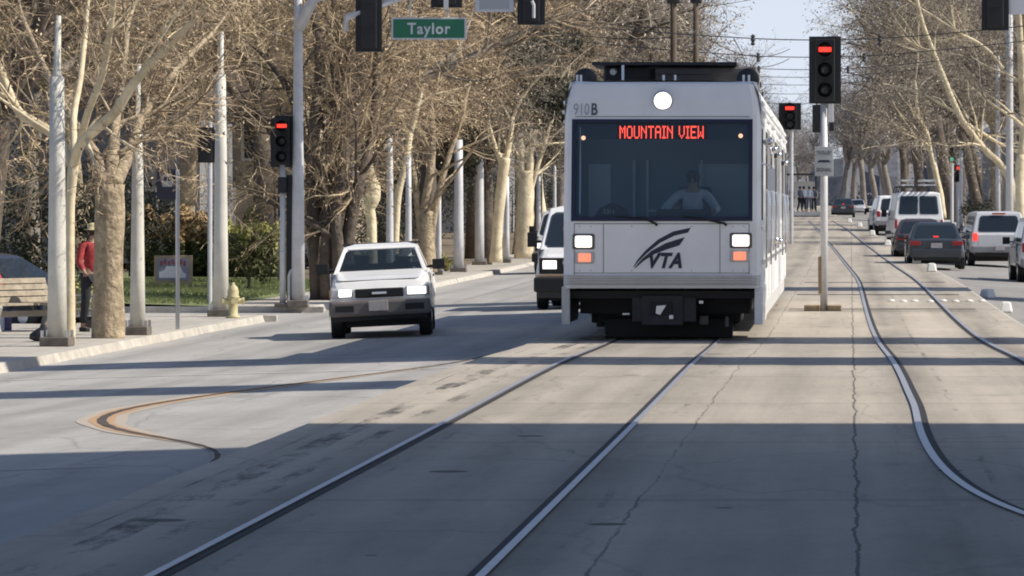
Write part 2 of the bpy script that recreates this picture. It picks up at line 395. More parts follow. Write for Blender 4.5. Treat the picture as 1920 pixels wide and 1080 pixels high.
roadmat = ground_mat('aged_asphalt', (.47,.455,.435), (.19,.185,.178), streak=.4, crack=.35, joint=0, bands=[(-7.1,.6,.5),(-8.8,.6,.5),(-8.0,.35,.6),(-5.2,.5,.45),(-10.6,.5,.5)])
farroad = ground_mat('worn_asphalt', (.34,.325,.305), (.17,.165,.16), streak=.35, crack=.4)
walkmat = ground_mat('pavement_slab', (.52,.485,.43), (.25,.23,.20), lines=[(-12.7,.012,.7,.1),(-14.2,.012,.7,.1)], joint=1.5, streak=.1, crack=.2)

def ysteps(y0, y1):
    out = [y0]; y = y0
    while y < y1 - 1e-6:
        y += 1. if y < 130 else (4. if y < 400 else 25.)
        out.append(min(y, y1))
    return out
def strip(name, xs, zf, y0, y1, m, smooth=True, xjit=0., **kw):
    b = MB(); ys = ysteps(y0, y1); n = len(xs)
    vs = []
    for y in ys:
        c = cy(y)
        for xp in xs: vs.append((xp + c + (random.uniform(-xjit, xjit) if xjit else 0), y, zf(xp, y)))
    fs = [(i*n+j, i*n+j+1, (i+1)*n+j+1, (i+1)*n+j) for i in range(len(ys)-1) for j in range(n-1)]
    b.add(vs, fs)
    o = b.build(name, m, smooth=smooth); o['kind'] = 'structure'
    return o
Y0, Y1 = -30., 1600.
lin = lambda a, b, n: [a + (b-a)*i/n for i in range(n+1)]
strip('trackway', lin(-3.85, 2.85, 6), lambda x, y: tz(y), Y0, Y1, trackmat)
strip('left_road', lin(-11.1, -4.3, 6), lzx, Y0, Y1, roadmat)
strip('right_road', lin(3.0, 9.5, 5), rz, Y0, Y1, farroad)
def kerb(name, xa, za, xb, zb, y0=Y0, y1=Y1, m=None, jit=0.):
    o = strip(name, [xa, xa + (xb-xa)*.35, xa + (xb-xa)*.5, xb], lambda x, y: za(y) + (zb(y)-za(y)) * min(1, max(0, (x-xa)/(xb-xa)/.5)) , y0, y1, m or M['kerb'], smooth=False, xjit=jit)
    return o
kerb('trackway_kerb', -4.3, lambda y: lzx(-4.3, y), -3.85, tz, m=trackmat, jit=.012)
strip('trackway_edge', [2.85, 2.9, 3.0], lambda x, y: tz(y) if x < 2.95 else rz(3.0, y), Y0, Y1, M['kerb'], smooth=False)
# left pavement with its kerb (two runs, the side street between them)
le = lambda y: lzx(-11.1, y)
kz = lambda y: le(y) + .13
def leftkerb(name, y0, y1):
    return strip(name, [-11.48, -11.15, -11.1], lambda x, y: le(y) + (.13 if x < -11.12 else 0), y0, y1, M['kerb'], smooth=False, xjit=.015)
leftkerb('left_kerb', Y0, GAP0); leftkerb('left_kerb', GAP1, Y1)
strip('left_pavement', lin(-19., -11.48, 4), lambda x, y: kz(y), Y0, GAP0, walkmat)
strip('left_pavement', lin(-13.2, -11.48, 2), lambda x, y: kz(y), GAP1, Y1, walkmat)
strip('side_street', lin(-70, -11.1, 8), lambda x, y: le(y) - .002, GAP0, GAP1, roadmat)
for yy, s in ((GAP0, 1), (GAP1, -1)):
    b = MB()
    b.box((-41.1, yy + .0 * s, le(yy) + .0), (59.9, .16, .27))
    k = b.build('side_street_kerb', M['kerb'], bevel=.02); k['kind'] = 'structure'; k.location.y = .08 * s * -1
rough = lambda x, y: kz(y) + .05*math.sin(x*1.3 + y*.7) + (.0 if x > -14 else .02)
strip('lawn', lin(-30, -13.2, 6), lambda x, y: kz(y) + (.03 if x < -13.3 else 0) + min(.5, max(0, (-14-x))*.03), GAP1+.1, 128., M['grass'])
strip('left_ground', lin(-420, -30, 6), lambda x, y: kz(y) + .5, Y0, 128., M['dirt'])
strip('left_ground', lin(-30, -19., 3), lambda x, y: kz(y) + (.0 if x > -20 else .1), Y0, GAP0, M['dirt'])
strip('left_ground', [-420, -120, -60, -30, -20, -13.2], lambda x, y: kz(y) + (0 if x > -14 else .1), 128., Y1, M['dirt'])
r9 = lambda y: rz(9.5, y)
strip('right_kerb', [9.5, 9.55, 9.85], lambda x, y: r9(y) + (.13 if x > 9.52 else 0), Y0, Y1, M['kerb'], smooth=False, xjit=.01)
strip('right_pavement', lin(9.85, 13.2, 2), lambda x, y: r9(y) + .13, Y0, Y1, walkmat)
strip('right_ground', [13.2, 20, 40, 120, 420], lambda x, y: r9(y) + .13 + (.05 if x > 15 else 0), Y0, Y1, M['dirt'])
o = MB().add([(-3000,-200,-1.6),(3000,-200,-1.6),(3000,1650,-.8),(-3000,1650,-.8)], [(0,1,2,3)]).add([(-3000,1600,4.),(3000,1600,4.),(3000,4500,9),(-3000,4500,9)], [(0,1,2,3)]).build('ground', M['dirt']); o['kind'] = 'structure'
# wheel darkening and joint sheets laid on the surface
def ribbon(name, pts, wdt, m, lift=.004, zf=None, wf=None):
    b = MB(); L_, R_ = [], []
    pts = [Vector((p[0], p[1], 0)) for p in pts]
    # resample smoothly (Catmull-Rom)
    P = []
    for i in range(len(pts)-1):
        p0, p1, p2, p3 = pts[max(0,i-1)], pts[i], pts[i+1], pts[min(len(pts)-1,i+2)]
        n = max(3, int((p2-p1).length / .7))
        for k in range(n):
            t = k/n
            P.append(.5*((2*p1) + (p2-p0)*t + (2*p0-5*p1+4*p2-p3)*t*t + (3*p1-p0-3*p2+p3)*t**3))
    P.append(pts[-1])
    vs = []
    for i, p in enumerate(P):
        t = (P[min(i+1,len(P)-1)] - P[max(i-1,0)]).normalized(); nrm = Vector((t.y, -t.x, 0))
        for s in (-1, 1):
            q = p + nrm*(s*wdt*(wf(p) if wf else 1)/2); vs.append((q.x, q.y, (zf or gz)(q.x, q.y) + lift))
    b.add(vs, [(2*i, 2*i+1, 2*i+3, 2*i+2) for i in range(len(P)-1)])
    o = b.build(name, m); o['kind'] = 'structure'; return o
def smooth_curve(pts):
    a = np.array(pts, float); s_ = np.concatenate([[0], np.cumsum(np.hypot(*np.diff(a, axis=0).T))]); q = np.arange(0, s_[-1], .4)
    k_ = np.exp(-.5*(np.arange(-9,10)/3.5)**2); k_ /= k_.sum(); out = []
    for c_ in (0, 1):
        v = np.interp(q, s_, a[:, c_]); v = np.convolve(np.pad(v, 9, mode='reflect', reflect_type='odd'), k_, 'valid'); out.append(v)
    return list(zip(*out))
hook = [(-4.62, 66),(-5.05, 57),(-6.0, 51.5),(-6.75, 46.5),(-7.05, 42.5),(-6.75, 39.2),(-5.9, 36.2),(-5.05, 34.2),(-4.55, 32.6),(-4.42,30.8),(-4.38,28.5)]
hook = smooth_curve(hook)[::2]
hookf = lambda p: min(1., max(0, (-5.2-p.x)/1.5))**.8
ribbon('rust_stain', hook, .42, M['rustpale'], .004, wf=lambda p: .18 + hookf(p)*(.82+.10*math.sin(p.y*2.1)))
ribbon('rust_stain', hook, .24, M['rust'], .006, wf=lambda p: .12 + hookf(p)*(.80+.10*math.sin(p.y*2.7+1)))
ribbon('road_joint', hook, .085, M['dirtjoint'], .009, wf=lambda p: .45+.55*min(1., max(0, (-5.0-p.x)/1.6))+.12*math.sin(p.y*7.3))
ribbon('lane_marking', [(-8.0, 30.6), (-5.2, 30.9)], .06, M['paintwhite'])
ribbon('lane_marking', [(-8.0, 24.6), (-4.9, 25.0)], .05, M['paintwhite'])
ribbon('lane_marking', [(-10.9, 61.6), (-4.6, 61.0)], .22, M['paintwhite'])
ribbon('lane_marking', [(-10.9, 55.2), (-4.6, 54.6)], .2, M['paintwhite'])
ribbon('lane_marking', [(3.2, 112), (9.3, 112)], .35, M['paintwhite'])
for yy, wdt in ((78.6, .35), (77.2, .15), (90.5, .5), (104., .4)):
    ribbon('trackway_joint', [(-1.1, yy), (2.8, yy)], wdt, M['groove'], .005)

# ---------------------------------------------------------------- rails
def rail(x_of_y, y0, y1, label, xs=None):
    pts = xs or [(x_of_y(y) , y) for y in ysteps(y0, y1)]
    t = thing('rail', label, 'rail', (0,0,0), group='rails set in the trackway')
    def band(w0, w1, lift, name, m):
        b = MB(); vs = []
        for i, (x, y) in enumerate(pts):
            x2, y2 = pts[min(i+1,len(pts)-1)]; x1, y1_ = pts[max(i-1,0)]
            d = Vector((x2-x1, y2-y1_)).normalized(); nx, ny = d.y, -d.x
            for wd in (w0, w1): vs.append((x + nx*wd, y + ny*wd, tz(y) + lift))
        b.add(vs, [(2*i, 2*i+1, 2*i+3, 2*i+2) for i in range(len(pts)-1)])
        return b.build(name, m, t)
    hw = .027 if xs else .022; band(-hw, hw, .014, 'rail_head', M['rail'])
    return t, band
# left track
for xo, nm, side in ((-3.05, 'straight polished rail farthest left, running under the left side of the tram', 1), (-1.61, 'straight polished rail with a bright glint, running under the right side of the tram', -1)):
    t, band = rail(lambda y, xo=xo: xo + cy(y), 8, 420, nm)
    band(*((.022, .07) if side > 0 else (-.07, -.022)), .005, 'flange_groove', M['groove'])
def turn(x0, off):
    pts = []
    for y in reversed([float(v) for v in range(27, 120)]): pts.append((x0 + off + cy(y) + (.0012*max(0, 45-y)**2*.05), y))
    return pts
curve_left = [(.52 + cy(y), y) for y in range(260, 37, -2)] + [(.53,36),(.50,33),(.50,31),(.52,29),(.56,27.2),(.63,25.6),(.74,24.2),(.90,22.9),(1.15,21.6),(1.5,20.4),(2.0,19.2),(2.7,18.2)]
curve_right = [(1.95 + cy(y), y) for y in range(260, 37, -2)] + [(1.97,36),(2.0,33),(2.05,31),(2.15,29),(2.32,27.4),(2.6,25.9),(3.0,24.7),(3.6,23.6)]
curve_left = smooth_curve(curve_left); curve_right = smooth_curve(curve_right)
t, band = rail(None, 0, 0, 'polished rail that bends away to the right in the foreground', xs=curve_left)
band(-.08, -.027, .005, 'flange_groove', M['groove'])
t, band = rail(None, 0, 0, 'polished rail at the right edge, outer rail of the empty right-hand track', xs=curve_right)
band(.027, .08, .005, 'flange_groove', M['groove'])
# ---------------------------------------------------------------- skin-modelled people
def person_meshes(J, sc_=1., sub=2, fingers=True):
    """J: joint dict -> continuous body mesh (head, torso, limbs, hands)"""
    V, E, Rr = [], [], []
    def add(p, r, parent=None):
        V.append(Vector(p)); Rr.append(r); i = len(V)-1
        if parent is not None: E.append((parent, i))
        return i
    pel = add(J['pelvis'], (.135,.105))
    wa = add(J['waist'], (.125,.095), pel); ch = add(J['chest'], (.15,.11), wa); nb = add(J['neckb'], (.075,.07), ch)
    nk = add(J['neck'], (.05,.052), nb); hd = add(J['head'], (.072,.085), nk); tp = add(J['top'], (.05,.058), hd)
    for s in 'lr':
        sh = add(J['sh'+s], (.06,.06), ch if False else nb); el = add(J['el'+s], .042, sh); wr = add(J['wr'+s], .027, el)
        hv = (Vector(J['wr'+s]) - Vector(J['el'+s])).normalized(); pm = add(Vector(J['wr'+s]) + hv*.06, (.036,.018), wr)
        if fingers:
            side = hv.orthogonal().normalized(); up = hv.cross(side)
            for k, (o_, ln) in enumerate(((-.03,.07),(-.01,.082),(.01,.078),(.03,.06))):
                a = add(Vector(J['wr'+s]) + hv*(.06+ln*.55) + side*o_, .009, pm)
                add(Vector(J['wr'+s]) + hv*(.06+ln) + side*o_*.9 - up*.022, .007, a)
            a = add(Vector(J['wr'+s]) + hv*.055 + side*.048, .011, wr); add(Vector(J['wr'+s]) + hv*.085 + side*.058 - up*.012, .009, a)
        hp = add(J['hp'+s], (.088,.088), pel); kn = add(J['kn'+s], .06, hp); an = add(J['an'+s], .04, kn)
        he = add(Vector(J['an'+s]) + Vector((0,0,-.05)), (.038,.042), an)
        add(Vector(J['an'+s]) + Vector(J.get('toe', (0,-.17,-.06))), (.042,.025), he)
    return skin_mesh(V, E, Rr, sub)
def cloth_chain(chains, sub=2):
    V, E, Rr = [], [], []
    idx = {}
    for ch in chains:
        prev = None
        for key, p, r in ch:
            if key in idx: i = idx[key]
            else:
                V.append(Vector(p)); Rr.append(r); i = len(V)-1; idx[key] = i
            if prev is not None: E.append((prev, i))
            prev = i
    return skin_mesh(V, E, Rr, sub)
def stand_pose(lean=0., arm=(.0, .0), stride=.1):
    return dict(pelvis=(0,0,.95), waist=(0,-.01-lean*.4,1.10), chest=(0,-lean,1.32), neckb=(0,-lean*1.2,1.45), neck=(0,-lean*1.4,1.53),
        head=(0,-.02-lean*1.5,1.63), top=(0,-.01-lean*1.5,1.73), shl=(.19,-lean,1.42), shr=(-.19,-lean,1.42),
        ell=(.26,.02-lean-arm[0]*.3,1.13), elr=(-.26,.02-lean-arm[1]*.3,1.13), wrl=(.27,-.06-lean-arm[0],.90+arm[0]*.4), wrr=(-.27,-.06-lean-arm[1],.90+arm[1]*.4),
        hpl=(.10,0,.88), hpr=(-.10,0,.88), knl=(.11,-.02-stride*.5,.50), knr=(-.11,-.02+stride*.3,.50), anl=(.11,.02-stride,.10), anr=(-.11,.05+stride,.10))
def sit_pose(arms='lap'):
    d = dict(pelvis=(0,0,.52), waist=(0,.01,.68), chest=(0,-.02,.90), neckb=(0,-.03,1.03), neck=(0,-.04,1.11), head=(0,-.06,1.21), top=(0,-.05,1.31),
        shl=(.19,-.02,1.0), shr=(-.19,-.02,1.0), ell=(.27,-.12,.76), elr=(-.27,-.12,.76), wrl=(.18,-.34,.72), wrr=(-.18,-.34,.72),
        hpl=(.10,-.04,.50), hpr=(-.10,-.04,.50), knl=(.12,-.46,.50), knr=(-.12,-.46,.50), anl=(.12,-.44,.10), anr=(-.12,-.44,.10))
    return d
def make_person(label, loc, yaw, J, top_m, leg_m, hat=None, hairm='hair', group=None, scale=1., simple=False, sub=2):
    t = thing('person', label, 'person', loc, yaw, group, scale=scale)
    body = link(person_meshes(J, sub=sub, fingers=not simple), 'body', t, M['skin'])
    if not simple:
        h = Vector(J['head'])
        b = MB(); b.v = [tuple(v.co) for v in body.data.vertices]; b.f = [tuple(p.vertices) for p in body.data.polygons]; b.m = [0]*len(b.f)
        b.lathe([(.0,-.012),(.014,0),(.016,.02),(.004,.045)], 6, h + Vector((0,-.085,-.03)))        # nose
        b.box(h + Vector((0,-.078,-.06)), (.05,.012,.012))                                            # mouth
        for s in (-1,1):
            b.lathe([(.0,-.02),(.012,-.01),(.016,.01),(.0,.03)], 6, h + Vector((s*.078,.0,-.01)))     # ears
        b.cur = 1
        for s in (-1,1): b.lathe([(0,-.008),(.011,0),(0,.008)], 6, h + Vector((s*.03,-.076,.005)))   # eyes
        me = b.mesh('body', [M['skin'], M['hair']], True); body.data = me
    sh = cloth_chain([[('p', Vector(J['pelvis'])+Vector((0,0,-.02)), (.155,.125)), ('w', J['waist'], (.145,.115)), ('c', J['chest'], (.17,.128)), ('n', J['neckb'], (.085,.08))],
        [('n', J['neckb'], .08), ('sl', J['shl'], .074), ('el', J['ell'], .055), ('wl', Vector(J['ell']).lerp(Vector(J['wrl']), .85), .045)],
        [('n', J['neckb'], .08), ('sr', J['shr'], .074), ('er', J['elr'], .055), ('wr', Vector(J['elr']).lerp(Vector(J['wrr']), .85), .045)]], sub)
    link(sh, 'shirt', t, M[top_m])
    if leg_m:
        tr = cloth_chain([[('p', J['pelvis'], (.142,.112)), ('hl', J['hpl'], .10), ('kl', J['knl'], .075), ('al', Vector(J['anl'])+Vector((0,0,.02)), .062)],
            [('p', J['pelvis'], .13), ('hr', J['hpr'], .10), ('kr', J['knr'], .075), ('ar', Vector(J['anr'])+Vector((0,0,.02)), .062)]], sub)
        link(tr, 'trousers', t, M[leg_m])
        for s in 'lr':
            if simple: break
            b = MB(); a = Vector(J['an'+s]); b.box(a + Vector((0,-.07,-.065)), (.09,.27,.075)); b.build('shoe', M['black'], t, bevel=.02)
    h = Vector(J['head'])
    if hat:
        b = MB(); b.lathe([(.15,.045),(.16,.05),(.12,.06),(.105,.065),(.1,.12),(.085,.15),(.02,.165)], 14, h); b.build('hat', M[hat], t, smooth=True)
    b = MB(); b.lathe([(.05,-.06),(.088,-.03),(.097,.02),(.09,.075),(.055,.115),(.01,.125)], 12, h + Vector((0,.018,0))); b.build('hair', M[hairm], t, smooth=True)
    return t

# ---------------------------------------------------------------- light rail tram
FONT5 = {'M':"10001 11011 10101 10101 10001 10001 10001",'O':"01110 10001 10001 10001 10001 10001 01110",'U':"10001 10001 10001 10001 10001 10001 01110",
 'N':"10001 11001 10101 10011 10001 10001 10001",'T':"11111 00100 00100 00100 00100 00100 00100",'A':"01110 10001 10001 11111 10001 10001 10001",
 'I':"111 010 010 010 010 010 111",'V':"10001 10001 10001 10001 10001 01010 00100",'E':"11111 10000 10000 11110 10000 10000 11111",'W':"10001 10001 10001 10101 10101 11011 10001",' ':"000 000 000 000 000 000 000"}
TD = 59.1
tram = thing('light_rail_tram', 'white light rail tram with MOUNTAIN VIEW sign and lit lamps coming down the left track', 'tram', (-2.53, TD, 0.0), R(.15))
tram.location.z = 0
GZ = tz(TD)
def zz(py): return CH - (py - VY) * TD / F
def xx(px): return (px - VX) * TD / F + 2.53
LEN = 27.0
ROOF, SK = 3.33, .07
# front shell as a grid with corner chamfers, windscreen opening left out
fz = [.56,.62,.735,.75,1.40,1.46,2.83,2.90,3.10,3.30,3.335]
fyo = {.56:.05,.62:.02,.735:.0,.75:.025,1.40:.03,1.46:.03,2.83:.26,2.90:.275,3.10:.33,3.30:.40,3.335:.46}
fxs = [-1.325,-1.27,-1.215,-.6,0,.6,1.215,1.27,1.325]
def fpt(x, z, off=0.):
    k = sorted(fz); y = float(np.interp(z, k, [fyo[q] for q in k]))
    ax = abs(x); ch = 0.
    if ax > 1.215: ch = float(np.interp(ax, [1.215,1.27,1.325], [0,.05,.22]))
    if z > 3.0: x = x * float(np.interp(z, [3.0, 3.335], [1., .955]))
    return (x, y + ch - off, z)
b = MB()
nx = len(fxs)
vs = [fpt(x, z) for z in fz for x in fxs]; fs = []
for i in range(len(fz)-1):
    for j in range(nx-1):
        if fz[i] >= 1.45 and fz[i+1] <= 2.84 and fxs[j] >= -1.22 and fxs[j+1] <= 1.22: continue
        fs.append((i*nx+j, i*nx+j+1, (i+1)*nx+j+1, (i+1)*nx+j))
b.add(vs, fs)
b.build('front_panel', M['tram_white'], tram, smooth=False)
b = MB()                                          # stepped bumper band under the front
for k in range(4):
    z = .60 + k*.036; b.add([fpt(x, z, .02) for x in fxs] + [fpt(x, z+.022, .02) for x in fxs] + [fpt(x, z+.029, .004) for x in fxs], [(j, j+1, nx+j+1, nx+j) for j in range(nx-1)] + [(nx+j, nx+j+1, 2*nx+j+1, 2*nx+j) for j in range(nx-1)])
b.build('bumper_band', M['tram_grey'], tram)
# body sides and roof
def sect(y, inset=0.):
    return [(-1.325+inset, y, .30), (-1.325+inset, y, 2.98), (-1.285+inset, y, 3.20), (-1.21, y, ROOF), (-.6, y, ROOF+.03), (.6, y, ROOF+.03), (1.21, y, ROOF), (1.285-inset, y, 3.20), (1.325-inset, y, 2.98), (1.325-inset, y, .30)]
b = MB()
for y0, y1 in ((2.35, 9.2), (10.0, 17.8), (18.6, LEN)):
    r = [sect(y0), sect(y1)]; n = 10
    b.add([p for q in r for p in q], [(j, j+1, n+j+1, n+j) for j in range(n-1)])
    b.add(sect(y0)[:], [tuple(range(n))] if y0 > 5 else [])
    b.add(sect(y1)[:], [tuple(reversed(range(n)))])
S0, S1 = sect(.46), sect(2.35)                       # cab section, side windows left open
for S_ in ((0, .30, 1.47), (0, 2.72, 2.98), (9, .30, 1.47), (9, 2.72, 2.98)):
    x_ = S0[S_[0]][0]; b.quad((x_, .46, S_[1]), (x_, 2.35, S_[1]), (x_, 2.35, S_[2]), (x_, .46, S_[2]))
for x_ in (-1.325, 1.325):
    for ya, yb_ in ((.46, .70), (1.75, 2.35)): b.quad((x_, ya, 1.47), (x_, yb_, 1.47), (x_, yb_, 2.72), (x_, ya, 2.72))
b.add(S0[1:9] + S1[1:9], [(j, j+1, 8+j+1, 8+j) for j in range(7)])
# chamfer joins between front shell and sides
L_ = [fpt(-1.325, z) for z in fz]; R_ = [fpt(1.325, z) for z in fz]
for S, sgn in ((L_, -1), (R_, 1)):
    q = [(sgn*1.325 if z < 2.98 else (sgn*np.interp(z, [2.98,3.2,3.335],[1.325,1.285,1.21])), .46, z) for z in fz]
    b.add(S + q, [(i, i+1, len(fz)+i+1, len(fz)+i) for i in range(len(fz)-1)])
    b.quad((sgn*1.325, .27, .30), (sgn*1.325, .46, .30), (sgn*1.325, .46, .56), (sgn*1.325, .27, .56))
b.add([fpt(x, 3.335) for x in fxs] + [(x*.91, .7, ROOF+.02) for x in fxs], [(j, j+1, nx+j+1, nx+j) for j in range(nx-1)])
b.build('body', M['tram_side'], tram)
b = MB()
for y0, y1 in ((9.2, 10.0), (17.8, 18.6)):
    for k in range(6):
        ya = y0 + (y1-y0)*k/6; ins = .10 if k % 2 else .05
        b.loft([sect(ya, ins), sect(ya + (y1-y0)/6, ins)])
b.build('bellows', M['black'], tram)
# corner skirts hanging beside the front opening
for s in (-1, 1):
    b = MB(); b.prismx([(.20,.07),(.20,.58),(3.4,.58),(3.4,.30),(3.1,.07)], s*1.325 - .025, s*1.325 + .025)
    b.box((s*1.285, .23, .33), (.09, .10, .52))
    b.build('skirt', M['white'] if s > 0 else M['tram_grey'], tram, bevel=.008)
b = MB()
b.prismx([(5.5,.07),(5.5,.32),(26.5,.32),(26.5,.07)], -1.31, -1.27); b.prismx([(5.5,.07),(5.5,.32),(26.5,.32),(26.5,.07)], 1.27, 1.31)
b.build('side_skirt', M['tram_grey'], tram)
# side windows, doors, gutters on both sides
for s in (-1, 1):
    x = s*1.325
    for y0, y1 in ((3.6,4.9),(5.0,6.3),(8.1,9.0),(10.2,11.2),(13.0,15.0),(15.2,17.5),(18.8,19.8),(21.6,23.0),(23.1,24.4),(25.8,26.8)):
        b = MB(); b.box((x + s*.004, (y0+y1)/2, 2.1), (.014, y1-y0, 1.25)); w_ = b.build('window', M['winglass'], tram, bevel=.004)
        b = MB(); b.box((x + s*.012, y0-.035, 2.1), (.03, .05, 1.34)); b.box((x + s*.012, y1+.035, 2.1), (.03, .05, 1.34)); b.build('window_post', M['tram_white'], w_)
    b = MB(); b.quad((x - s*.01, .70, 1.47), (x - s*.01, 1.75, 1.47), (x - s*.01, 1.75, 2.72), (x - s*.01, .70, 2.72)); b.build('cab_window', M['glass_tram'], tram)
    for y0 in (2.3, 6.5, 11.4, 20.0, 24.5):
        d = None
        for q in (0, 1):
            b = MB(); b.box((x + s*.01, y0 + .36 + q*.70, 1.62), (.03, .66, 2.55)); d = b.build('door', M['tram_white'], tram, bevel=.01)
            b = MB(); b.box((x + s*.028, y0 + .36 + q*.70, 1.75), (.012, .44, 1.9)); b.build('pane', M['winglass'], d)
            b = MB(); b.tube([(x + s*.055, y0+.08+q*1.25, 1.0), (x + s*.07, y0+.08+q*1.25, 1.2), (x + s*.07, y0+.08+q*1.25, 1.7), (x + s*.055, y0+.08+q*1.25, 1.9)], .016, 6); b.build('handle', M['chrome'], d)
    for z, q in ((2.93,.035),(2.80,.02),(1.36,.02),(.90,.03),(3.06,.02)):
        for y0, y1 in ((.5,9.15),(10.05,17.75),(18.65,26.9)):
            b = MB(); b.box((x + s*q/2, (y0+y1)/2, z), (q, y1-y0, .045)); b.build('trim_strip', M['tram_white'] if z > 1 else M['steel'], tram)
for y, z in ((2.0,2.55),(6.4,2.5),(11.2,2.48),(19.8,2.45),(7.9,1.15),(12.8,1.1)):
    b = MB(); b.lathe([(.01,-.05),(.06,-.045),(.075,.03),(.02,.05)], 10, (1.40, y, z)); b.tube([(1.32,y,z),(1.40,y,z)], .02, 6); b.build('side_lamp', M['chrome'], tram, smooth=True)
b = MB(); b.box((1.46,.62,2.02),(.10,.10,.30)); b.tube([(1.3,.62,2.25),(1.46,.62,2.2)], .015, 6); b.build('mirror', M['white'], tram, bevel=.02)
# windscreen surround, glass, cab
b = MB()
ws = [(-1.215,1.46),(-.6,1.46),(0,1.46),(.6,1.46),(1.215,1.46),(1.215,2.1),(1.215,2.83),(.6,2.83),(0,2.83),(-.6,2.83),(-1.215,2.83),(-1.215,2.1)]
inner = [(x*.955 if abs(x) > 1 else x, 1.52 if z < 1.5 else (2.78 if z > 2.8 else z)) for x, z in ws]
o1 = [fpt(x, z, .012) for x, z in ws]; i1 = [fpt(x, z, .012) for x, z in inner]; i2 = [fpt(x, z, -.04) for x, z in inner]
n = len(ws)
b.add(o1 + i1 + i2, [(k, (k+1) % n, n+(k+1) % n, n+k) for k in range(n)] + [(n+k, n+(k+1) % n, 2*n+(k+1) % n, 2*n+k) for k in range(n)])
ol = [fpt(x*1.0, z, -.01) for x, z in ws]; b.add(o1 + ol, [(k, n+k, n+(k+1) % n, (k+1) % n) for k in range(n)])
b.build('windscreen_frame', M['navy'], tram)
b = MB()
gx = [-1.165,-.6,0,.6,1.165]; gzs = [1.515,2.0,2.55,2.785]
b.add([fpt(x, z, -.02) for z in gzs for x in gx], [(i*5+j, i*5+j+1, (i+1)*5+j+1, (i+1)*5+j) for i in range(3) for j in range(4)])
b.build('windscreen', M['glass_tram'], tram)
b = MB()                                           # blind panel carrying the destination display
b.add([fpt(x, z, -.03) for z in (2.56, 2.79) for x in (-1.17,-.6,0,.6,1.17)], [(j, j+1, 5+j+1, 5+j) for j in range(4)])
b.build('display_panel', M['blackpaint'], tram)
b = MB(); b.add([fpt(x, z, -.012) for z in (2.565, 2.755) for x in (-.60,0,.60)], [(0,1,4,3),(1,2,5,4)]); disp = b.build('display_window', M['lens'], tram)
txt = 'MOUNTAIN VIEW'; b = MB(); cols = []
for ch in txt:
    g = FONT5[ch].split(); cols += [[g[r][k] for r in range(7)] for k in range(len(g[0]))] + [['0']*7]
pw = 1.13 / (len(cols)-1)
x0 = xx(1160)
for i, c_ in enumerate(cols):
    for r in range(7):
        if c_[r] == '1':
            z = 2.755 - .015 - (r+.5)*.0245; x = x0 + (i+.5)*pw
            p = fpt(x, z, -.004); b.box((p[0], p[1], p[2]), (pw*.86, .006, .0215))
b.build('lettering', M['red_led'], disp)
for px, py in ((1092,258),(1388,254)):
    p = fpt(xx(px), zz(py), -.005); b = MB(); b.lathe([(.0,-.012),(.026,-.006),(.03,.01)], 10, p, 'y'); b.build('marker_lamp', M['amber_glow'], tram)
b = MB()                                           # cab: floor, rear partition, side walls, ceiling
b.box((0,1.3,1.0),(2.5,2.2,.06)); b.box((0,1.35,2.86),(2.5,1.9,.05)); b.box((0,2.38,1.9),(2.5,.05,1.9))
b.build('cab_interior', M['int'], tram)
b = MB()
for px0, px1, za, zb in ((1085,1128,1.5,2.25),(1300,1404,1.5,2.25)): b.box(((xx(px0)+xx(px1))/2, 2.34, (za+zb)/2), ((px1-px0)*TD/F, .03, zb-za))
for px in (1174, 1200, 1306): b.box((xx(px), 2.3, 1.88), (.03, .04, .85))
b.box((xx(1212), 2.3, 1.6), (.2, .03, .03))
b.build('cab_partition', M['int_light'], tram)
b = MB(); b.box((0,.62,1.44),(2.4,.55,.10)); b.prism([(-.95,1.48),(-.85,1.64),(-.68,1.72),(-.5,1.62),(-.42,1.48)], .42, .7); b.box((.28,.6,1.55),(.72,.4,.14),(0,0,0)); b.build('dashboard', M['black'], tram, bevel=.02)
text_mesh('33H', .09, M['int_light'], 'run_number', tram, (xx(1138), .40, zz(397)))
b = MB(); b.box((.38,1.75,1.3),(.5,.5,.12)); b.box((.38,1.98,1.62),(.46,.1,.62)); b.build('driver_seat', M['darkcloth'], tram, bevel=.04)
for px in (1228, 1358):                            # wipers
    b = MB(); xb = xx(px); p = fpt(xb, 1.43, .03); q = fpt(xb-.16 if px < 1300 else xb-.35, 1.50, .03); r_ = fpt(xb-.5 if px < 1300 else xb-.55, 1.525, .025)
    b.tube([(p[0]+.03,p[1],p[2]-.03), p, q, r_], [.018,.016,.012,.008], 6); b.build('wiper', M['black'], tram)
b = MB(); b.tube([fpt(xx(1086), 1.56, -.035), fpt(xx(1086), 2.72, -.035)], .012, 6); b.build('grab_rail', M['steel'], tram)
